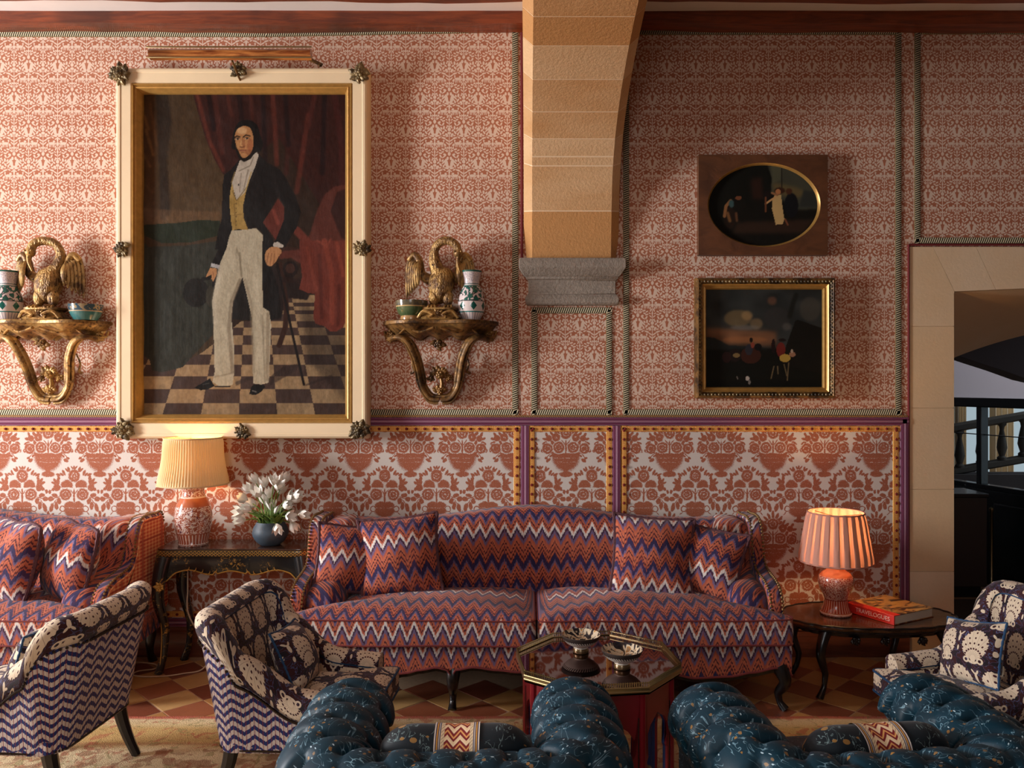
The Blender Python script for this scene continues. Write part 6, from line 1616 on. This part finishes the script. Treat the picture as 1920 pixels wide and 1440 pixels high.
def make_lamp(loc, label, prof, potmat, zb, ztop, rb, rt, shademat, ribs, depth, power, box=False):
    t = thing('table_lamp', label, 'lamp', loc, 0)
    MB().lathe(prof, 56).build('vase_base', potmat, t, angle=60)
    hb = prof[-1][1]
    st = MB().tube([(0, 0, hb - .02), (0, 0, zb + .12)], .008, 8); st.ball((0, 0, zb + .10), .022, 10, 8, (1, 1, 1.4)); st.build('lamp_holder', M['brass'], t)
    nrib = ribs * 6
    def rad(v): return lerp(rb, rt, v) - .010 * math.sin(PI * v) * (0 if box else 1)
    def sf(u, v, o=0.):
        a = 2 * PI * u; ph = (u * ribs) % 1
        k = (depth * (1 if ph < .62 else .0) if box else depth * abs(math.sin(PI * u * ribs)))
        r = rad(v) + k * min(1, 12 * min(v, 1 - v) + .25) - o; return (r * math.cos(a), r * math.sin(a), lerp(zb, ztop, v))
    MB().grid(nrib, 10, sf, cu=True).build('lamp_shade', shademat, t, angle=40)
    for v in (0, 1): MB().tube([sf(i / 80, v) for i in range(80)], .0045, 6, closed=True).build('shade_binding', shademat, t)
    rg = MB()
    for k in range(3):
        a = k * 2 * PI / 3; rg.tube([(0, 0, ztop - .025), (rt * .98 * math.cos(a), rt * .98 * math.sin(a), ztop - .012)], .002, 5)
    rg.build('shade_carrier', M['brass'], t)
    d = bpy.data.lights.new('lamp_bulb', 'POINT'); d.energy = power; d.color = (1, .58, .24); d.shadow_soft_size = .03
    o = bpy.data.objects.new('lamp_bulb', d); COL.objects.link(o); o.parent = t; o.location = (0, 0, zb + .15)
    return t
M['imari1'] = m_imari('imari_vase_glaze', [(.012, 'w'), (.016, 's'), (.072, 'r'), (.078, 'p'), (.235, 'o'), (.285, 'w'), (.292, 'p'), (.385, 'r'), (.398, 'd')], 40., (152, 82, 60), (218, 204, 196))
P1 = [(0, 0), (.082, 0), (.086, .008), (.086, .016), (.082, .022), (.094, .07), (.106, .13), (.108, .18), (.100, .225), (.082, .27), (.068, .295), (.062, .315), (.064, .35), (.080, .385), (.094, .396), (.096, .404), (.086, .41), (.03, .412), (0, .414)]
M['shade1'] = m_shade('cream_pleated_silk', (228, 200, 156), .15, 74, .35)
make_lamp((-2.006, -.205, TZ + .001), 'lit table lamp with cream pleated shade on the lacquer console', P1, M['imari1'], .365, .640, .200, .163, M['shade1'], 74, .007, 6.0)
# vase of white tulips
t = thing('flower_vase', 'rounded blue grey bowl vase on the lacquer console', 'vase', (-1.545, -.20, TZ + .001))
M['slate'] = simple('matt_blue_grey_glaze', (58, 74, 88), .55, nscale=14, namp=.35)
MB().lathe([(0, 0), (.055, 0), (.062, .004), (.085, .025), (.102, .055), (.106, .075), (.098, .105), (.080, .135), (.078, .139), (.074, .137), (.09, .10), (.095, .07), (.06, .02), (0, .015)], 48).build('body', M['slate'], t)
M['petal'] = simple('white_tulip_petal', (246, 243, 234), .6, nscale=30, namp=.03); M['stem'] = simple('tulip_stem_green', (112, 140, 60), .55); M['leaf'] = simple('tulip_leaf_green', (88, 122, 56), .5, nscale=16, namp=.3)
rb_ = random.Random(11)
VX, VY, VZ = -1.545, -.20, TZ + .12
bl = [(480, 905), (497, 912), (513, 908), (530, 905), (470, 920), (487, 930), (505, 932), (524, 925), (540, 935), (462, 938), (478, 948), (508, 955), (533, 950), (548, 940), (457, 960), (515, 965), (552, 932), (538, 968), (458, 975), (562, 965), (519, 984), (546, 980), (490, 918), (520, 918), (470, 955), (500, 945)]
pet_cache = []; ORD = 'first second third fourth fifth sixth seventh eighth ninth tenth eleventh twelfth'.split()
for v in range(3):
    mb = MB()
    for k in range(6):
        a0 = k * PI / 3 + .2; inn = .0 if k % 2 else .003; op = [.75, 1.0, 1.25][v]
        def pf(u, vv, a0=a0, inn=inn, op=op, k=k):
            z = u * .046; w_ = .017 * math.sin(PI * min(1, .10 + u * .86)) ** .7; r = (.004 + .0165 * math.sin(min(1, u * 1.5) * PI / 2)) * (1 if u < .6 else lerp(1, op, (u - .6) / .4)) - inn
            o = (vv - .5) * 2; a = a0 + o * w_ / max(r, .006) * .75
            return (r * math.cos(a), r * math.sin(a), z - .004 * o * o * u)
        mb.grid(7, 4, pf)
    me_o = mb.build('bloom', M['petal'], None); pet_cache.append(me_o.data); bpy.data.objects.remove(me_o)
for i, (px, py) in enumerate(bl):
    yy = -.20 + rb_.uniform(-.10, .08) - .05 * (py > 950); e = W(px, py, yy); base = Vector((VX + (e.x - VX) * .25, VY + (yy - VY) * .3, VZ - .04))
    rows3 = ([q for q in bl if q[1] > 952], [q for q in bl if 925 < q[1] <= 952], [q for q in bl if q[1] <= 925])
    rw = 0 if py > 952 else 1 if py > 925 else 2; rk = sorted(rows3[rw]).index((px, py))
    t = thing('tulip', 'white tulip, %s from the left in the %s tier of the bunch' % (ORD[rk], ('lowest', 'middle', 'top')[rw]), 'flower', base, 0, 'white tulips in the blue grey vase')
    d = e - base; mid = d * .55 + Vector((-d.x * .22, -d.y * .2, .03)); S = spline([(0, 0, 0), mid, d], 14)
    tip = (S[-1] - S[-3]).normalized()
    if py > 975: tip = (tip + Vector((0, -.2, -1.1))).normalized()
    MB().tube(S, .0032, 6).build('stem', M['stem'], t)
    o = bpy.data.objects.new('bloom', pet_cache[i % 3]); COL.objects.link(o); o.parent = t; o.location = S[-1] - tip * .006
    o.rotation_euler = tip.to_track_quat('Z', 'Y').to_euler(); s_ = rb_.uniform(1.35, 1.65); o.scale = (s_,) * 3
    for rep in range(2 if i % 3 else 1):
        a = rb_.uniform(0, 2 * PI); ln = rb_.uniform(.13, .2); ox = math.cos(a) * .55; oy = math.sin(a) * .4 - .12
        def lf(u, v):
            o_ = (v - .5) * 2; w_ = .017 * math.sin(PI * min(1, .1 + u * .88)) ** .8; c = Vector((ox * ln * u ** 1.4, oy * ln * u ** 1.4, ln * u * (1 - .35 * u)))
            tn = Vector((-math.sin(a), math.cos(a), 0)); return c + tn * o_ * w_ + Vector((0, 0, .006 * o_ * o_))
        MB().grid(10, 4, lf).build('leaf', M['leaf'] if (i + rep) % 2 else M['stem'], t)
# flex of the lamp trailing on the floor
M['flex'] = simple('cream_flex', (206, 190, 164), .6)
cp = [W(352, 1030, -.06), W(352, 1100, -.10), W(353, 1150, -.14), (-1.97, -.16, .16), (-1.905, -.20, .09), (-1.93, -.26, .01), (-2.02, -.32, .006), (-2.10, -.36, .006), (-2.22, -.37, .006), (-2.30, -.34, .006), (-2.30, -.28, .006), (-2.22, -.24, .006), (-2.26, -.16, .006), (-2.42, -.12, .006)]
o = MB().tube(spline(cp, 120), .0042, 6).build('lamp_flex', M['flex']); tag(o, 'cream electric flex trailing from the console onto the tiles', 'cord')

# ================================================================ LOW OVAL TABLE WITH LAMP AND BOOK
t = thing('oval_table', 'low oval scalloped dark wood table beside the stone doorway', 'table', (1.92, -.48, 0))
poly = [Vector((a, b, 0)) for a, b in [((.478 + .010 * abs(math.sin(13 * th))) * math.copysign(abs(math.cos(th)) ** .92, math.cos(th)), (.268 + .008 * abs(math.sin(13 * th))) * math.copysign(abs(math.sin(th)) ** .92, math.sin(th))) for th in [2 * PI * i / 240 for i in range(240)]]]
M['burr'] = m_wood('dark_burr_top', (44, 28, 18), (92, 58, 34), .2, (5, 9, 9), .5)
MB().slab(poly, .374, .398, .008, lambda a, b, c: Vector((a, b, c)), 3).build('top', M['burr'], t, angle=50)
e = MB().tube([Vector((p.x * .995, p.y * .995, .397)) for p in poly], .006, 6, closed=True); e.tube([Vector((p.x * .97, p.y * .96, .372)) for p in poly], .009, 6, closed=True); e.build('scalloped_edge', M['ebony'], t)
fr2 = MB().slab([Vector((p.x * .86, p.y * .80, 0)) for p in poly], .33, .375, .006, lambda a, b, c: Vector((a, b, c)), 2)
for s in (-.16, .0, .2): acanthus(fr2, (s, -.21, .325), .035, 7, 7, PI, PI)
fr2.build('apron', M['ebony'], t)
for x, y in ((-.30, -.165), (.34, -.14), (-.33, .15), (.22, .17)):
    mb = MB(); cabriole(mb, (x, y, 0), (x * 1.10, y * 1.16, 0), .35, .03, .033, .014, (x, y)); mb.build('leg', M['ebony'], t, angle=180)
M['imari2'] = m_imari('red_speckled_glaze', [(.010, 'w'), (.016, 'o'), (.020, 's'), (.085, 'd'), (.09, 'p'), (.22, 'o')], 75., (150, 58, 36), (206, 176, 156))
P2 = [(0, 0), (.082, 0), (.086, .005), (.086, .014), (.078, .02), (.068, .05), (.062, .085), (.068, .105), (.09, .15), (.098, .185), (.094, .215), (.075, .24), (.055, .252), (.05, .28), (.06, .30), (.03, .302), (0, .302)]
M['shade2'] = m_shade('rose_box_pleated_silk', (188, 138, 122), .33, 22, .05)
make_lamp((1.743, -.47, .399), 'lit table lamp with rose box-pleated shade on the low oval table', P2, M['imari2'], .30, .575, .200, .152, M['shade2'], 22, .007, 8.0, True)
# book
t = thing('book', 'thick red book lying flat on the low oval table', 'book', (1.975, -.69, .399), math.atan2(.154, .30) + .03)
M['bookred'] = simple('red_book_cloth', (204, 44, 34), .4); M['paper'] = simple('book_pages', (226, 212, 190), .8)
mc = mat('printed_book_cover'); x, y, z = xyz(objc()); P = comb(x, y); n = noise_(mapn(P, scale=(1, 2.6, 1)), 7., 3, .6, dist=.8)
col = ramp(n, [(.30, C(40, 28, 22)), (.42, C(92, 64, 40)), (.5, C(196, 148, 84)), (.62, C(206, 160, 92)), (.75, C(150, 112, 66))]); bsdf(col, .3, coat=.4); M['cover'] = mc
bw, bd_, bh = .335, .312, .052
MB().box(.004, bw - .006, .006, bd_ - .006, .004, bh - .004).build('page_block', M['paper'], t, smooth=False)
MB().box(0, bw, 0, bd_, 0, .004).box(.05, bw, 0, bd_, bh - .004, bh).build('cover', M['cover'], t, bevel=.001)
MB().box(-.004, .004, 0, bd_, 0, bh).box(-.002, .05, 0, bd_, bh - .004, bh + .0004).box(0, bw, 0, bd_, -.0004, .0036).build('spine', M['bookred'], t, bevel=.0015)
cu = bpy.data.curves.new('lettering_curve', 'FONT'); cu.body = 'TRAVELOGUES'; cu.size = .033; cu.extrude = .0004; cu.align_x = 'CENTER'; cu.align_y = 'CENTER'
tmp = bpy.data.objects.new('lettering_curve', cu); COL.objects.link(tmp); bpy.context.view_layer.update()
me = bpy.data.meshes.new_from_object(tmp.evaluated_get(bpy.context.evaluated_depsgraph_get())); bpy.data.objects.remove(tmp)
o = bpy.data.objects.new('lettering', me); COL.objects.link(o); me.materials.clear(); me.materials.append(simple('pale_pink_print', (244, 206, 196), .5)); o.parent = t; o['kind'] = 'stuff'
o.location = (-.0046, bd_ * .5 - .02, bh * .5); o.rotation_euler = (PI / 2, 0, -PI / 2)

# ================================================================ OCTAGONAL COFFEE TABLE WITH TWO FOOTED BOWLS
cx, cy, R8, a8 = .292, -1.60, .352, math.radians(-15)
t = thing('octagonal_table', 'red octagonal table with brass gallery and mirror-dark top', 'table', (cx, cy, .009))
oc = lambda r, k: Vector((r * math.cos(a8 + k * PI / 4), r * math.sin(a8 + k * PI / 4), 0))
M['mirror_top'] = simple('dark_mirror_top', (112, 82, 78), .03, 1.); M['redlac'] = simple('red_lacquer', (132, 24, 34), .35, nscale=8, namp=.15, coat=.25); M['bluelac'] = simple('dark_blue_lacquer', (34, 54, 104), .45)
po = [oc(R8, k) for k in range(8)]
MB().add([p + Vector((0, 0, .517)) for p in po], [tuple(range(8))]).add([p + Vector((0, 0, .490)) for p in po], [tuple(reversed(range(8)))]).build('top', M['mirror_top'], t, smooth=False)
br = MB(); Rr = []
for d, z in ((.0, .498), (.004, .498), (.006, .503), (.004, .506), (.004, .514), (.006, .518), (.004, .521), (-.003, .521), (-.003, .515)): Rr.append([oc(R8 + d, k) + Vector((0, 0, z)) for k in range(8)])
br.rows(Rr, closed=True, flip=True); br.build('brass_band', M['brass'], t, smooth=False)
Rr = []
for d, z in ((.003, .534), (.004, .537), (-.001, .537), (-.001, .534), (.003, .534)): Rr.append([oc(R8 + d, k) + Vector((0, 0, z)) for k in range(8)])
MB().rows(Rr, closed=True, flip=True).build('gallery_rail', M['brass'], t, smooth=False)
sp_ = MB()
for k in range(8):
    a, b = oc(R8 + .0015, k), oc(R8 + .0015, k + 1)
    for i in range(30): p = a.lerp(b, (i + .5) / 30); sp_.tube([(p.x, p.y, .520), (p.x, p.y, .540)], .0026, 5, cap=False)
tag(sp_.build('gallery_spindle', M['brass'], t), kind='stuff')
# base: eight panels with Moorish arches, red outside and blue inside
Rb = .305; L8 = 2 * Rb * math.sin(PI / 8)
arch_p = [(.085, 0), (.085, .20), (.075, .215), (.095, .245), (.092, .29), (.06, .335), (0, .37)]
outl = [(-.5 * L8, 0), (-.5 * L8, .485), (.5 * L8, .485), (.5 * L8, 0)] + [(a, b) for a, b in arch_p] + [(-a, b) for a, b in reversed(arch_p[:-1])]
hw = L8 / 2
for k in range(8):
    a, b = oc(Rb, k), oc(Rb, k + 1); ex = (b - a).normalized(); c = (a + b) / 2; nrm_ = Vector((c.x, c.y, 0)).normalized()
    def mp(x, z, d): return c + ex * x + nrm_ * d + Vector((0, 0, z))
    # strips between outline columns so that the arch is a true opening
    def panel(mb, d0, d1):
        pr = [(-x, z) for x, z in arch_p[:-1]] + [arch_p[-1]] + [(x, z) for x, z in reversed(arch_p[:-1])]
        top = [( lerp(-hw, hw, i / (len(pr) - 1)), .485) for i in range(len(pr))]; top[0] = (-hw, 0); top[1] = (-hw, .24); top[2] = (-hw, .485); top[-1] = (hw, 0); top[-2] = (hw, .24); top[-3] = (hw, .485)
        for q in range(3, len(pr) - 3): top[q] = (lerp(-hw, hw, (q - 2) / (len(pr) - 5)), .485)
        o1, i1 = [mp(x, z, d1) for x, z in top], [mp(x, z, d1) for x, z in pr]; o0, i0 = [mp(x, z, d0) for x, z in top], [mp(x, z, d0) for x, z in pr]
        mb.rows([o0, o1, i1, i0, o0]); return mb
    pn = panel(MB(), -.002, .008).build('side_panel', M['redlac'], t, smooth=False)
    panel(MB(), -.014, -.002).build('inner_panel', M['bluelac'], pn, smooth=False)
    ln = MB()
    for s in (-1, 1): ln.tube([mp(s * .103, 0, .008), mp(s * .103, .385, .008)], .003, 5)
    ln.build('inlay_line', M['ebony'], pn)
for k in range(8):
    p = oc(Rb + .006, k); MB().tube([(p.x, p.y, 0), (p.x, p.y, .485)], .014, 8).build('corner_post', M['redlac'], t)
def m_fbowl(name, seed):
    m = mat(name); x, y, z = xyz(objc()); r = vm('LENGTH', comb(x, y)); a = theta(x, y)
    P = comb(mul(a, .06), r); q = noise_(vm('ADD', comb(x, y), (seed, seed * .3, 0)), 26., 1.5, .5, dist=1.6)
    col = ramp(q, [(.3, C(30, 34, 44)), (.44, C(40, 40, 44)), (.47, C(214, 198, 168)), (.58, C(220, 206, 180)), (.62, C(196, 136, 44)), (.7, C(90, 120, 130))])
    col = mix(lt(r, .026), col, mix(lt(fr(mul(a, 8 / (2 * PI))), .5), C(200, 140, 40), C(60, 40, 30)))
    bsdf(col, .2, coat=.5); return m
M['fb1'] = m_fbowl('painted_bowl_inside_one', 1.3); M['fb2'] = m_fbowl('painted_bowl_inside_two', 4.7)
mo = mat('slip_painted_bowl'); x, y, z = xyz(objc()); a = theta(x, y); hatch = fr(add(mul(a, 44 / (2 * PI)), mul(z, 60.)))
col = mix(gt(z, .052), C(220, 212, 200), mix(gt(hatch, .5), C(60, 54, 52), C(226, 218, 202))); col = mix(gt(z, .066), mix(gt(z, .062), col, C(40, 36, 36)), C(60, 54, 50)); col = mix(lt(z, .022), col, C(120, 100, 70)); bsdf(col, .3, mul(lt(z, .022), .7), coat=.3); M['slip'] = mo
for px, py, mi, lab in ((1090, 1226, 'fb1', 'footed painted bowl standing farther back on the octagonal table'), (1168, 1256, 'fb2', 'footed bowl with yellow flower inside nearer the octagonal table front')):
    k = (py - 720) / 1.17; yy = 1500 / k - 5; q = thing('footed_bowl', lab, 'bowl', ((px - 990) / k, yy + .033, .5265)); q.scale = (.97,) * 3
    MB().lathe([(0, 0), (.034, 0), (.036, .003), (.034, .02), (.030, .024), (.046, .034), (.066, .046), (.080, .060), (.087, .074), (.089, .080), (.087, .082)], 56).build('body', M['slip'], q, angle=60)
    MB().lathe([(.087, .082), (.083, .079), (.076, .066), (.06, .052), (.035, .042), (.0, .039)], 56).build('painted_inside', M[mi], q, angle=60)
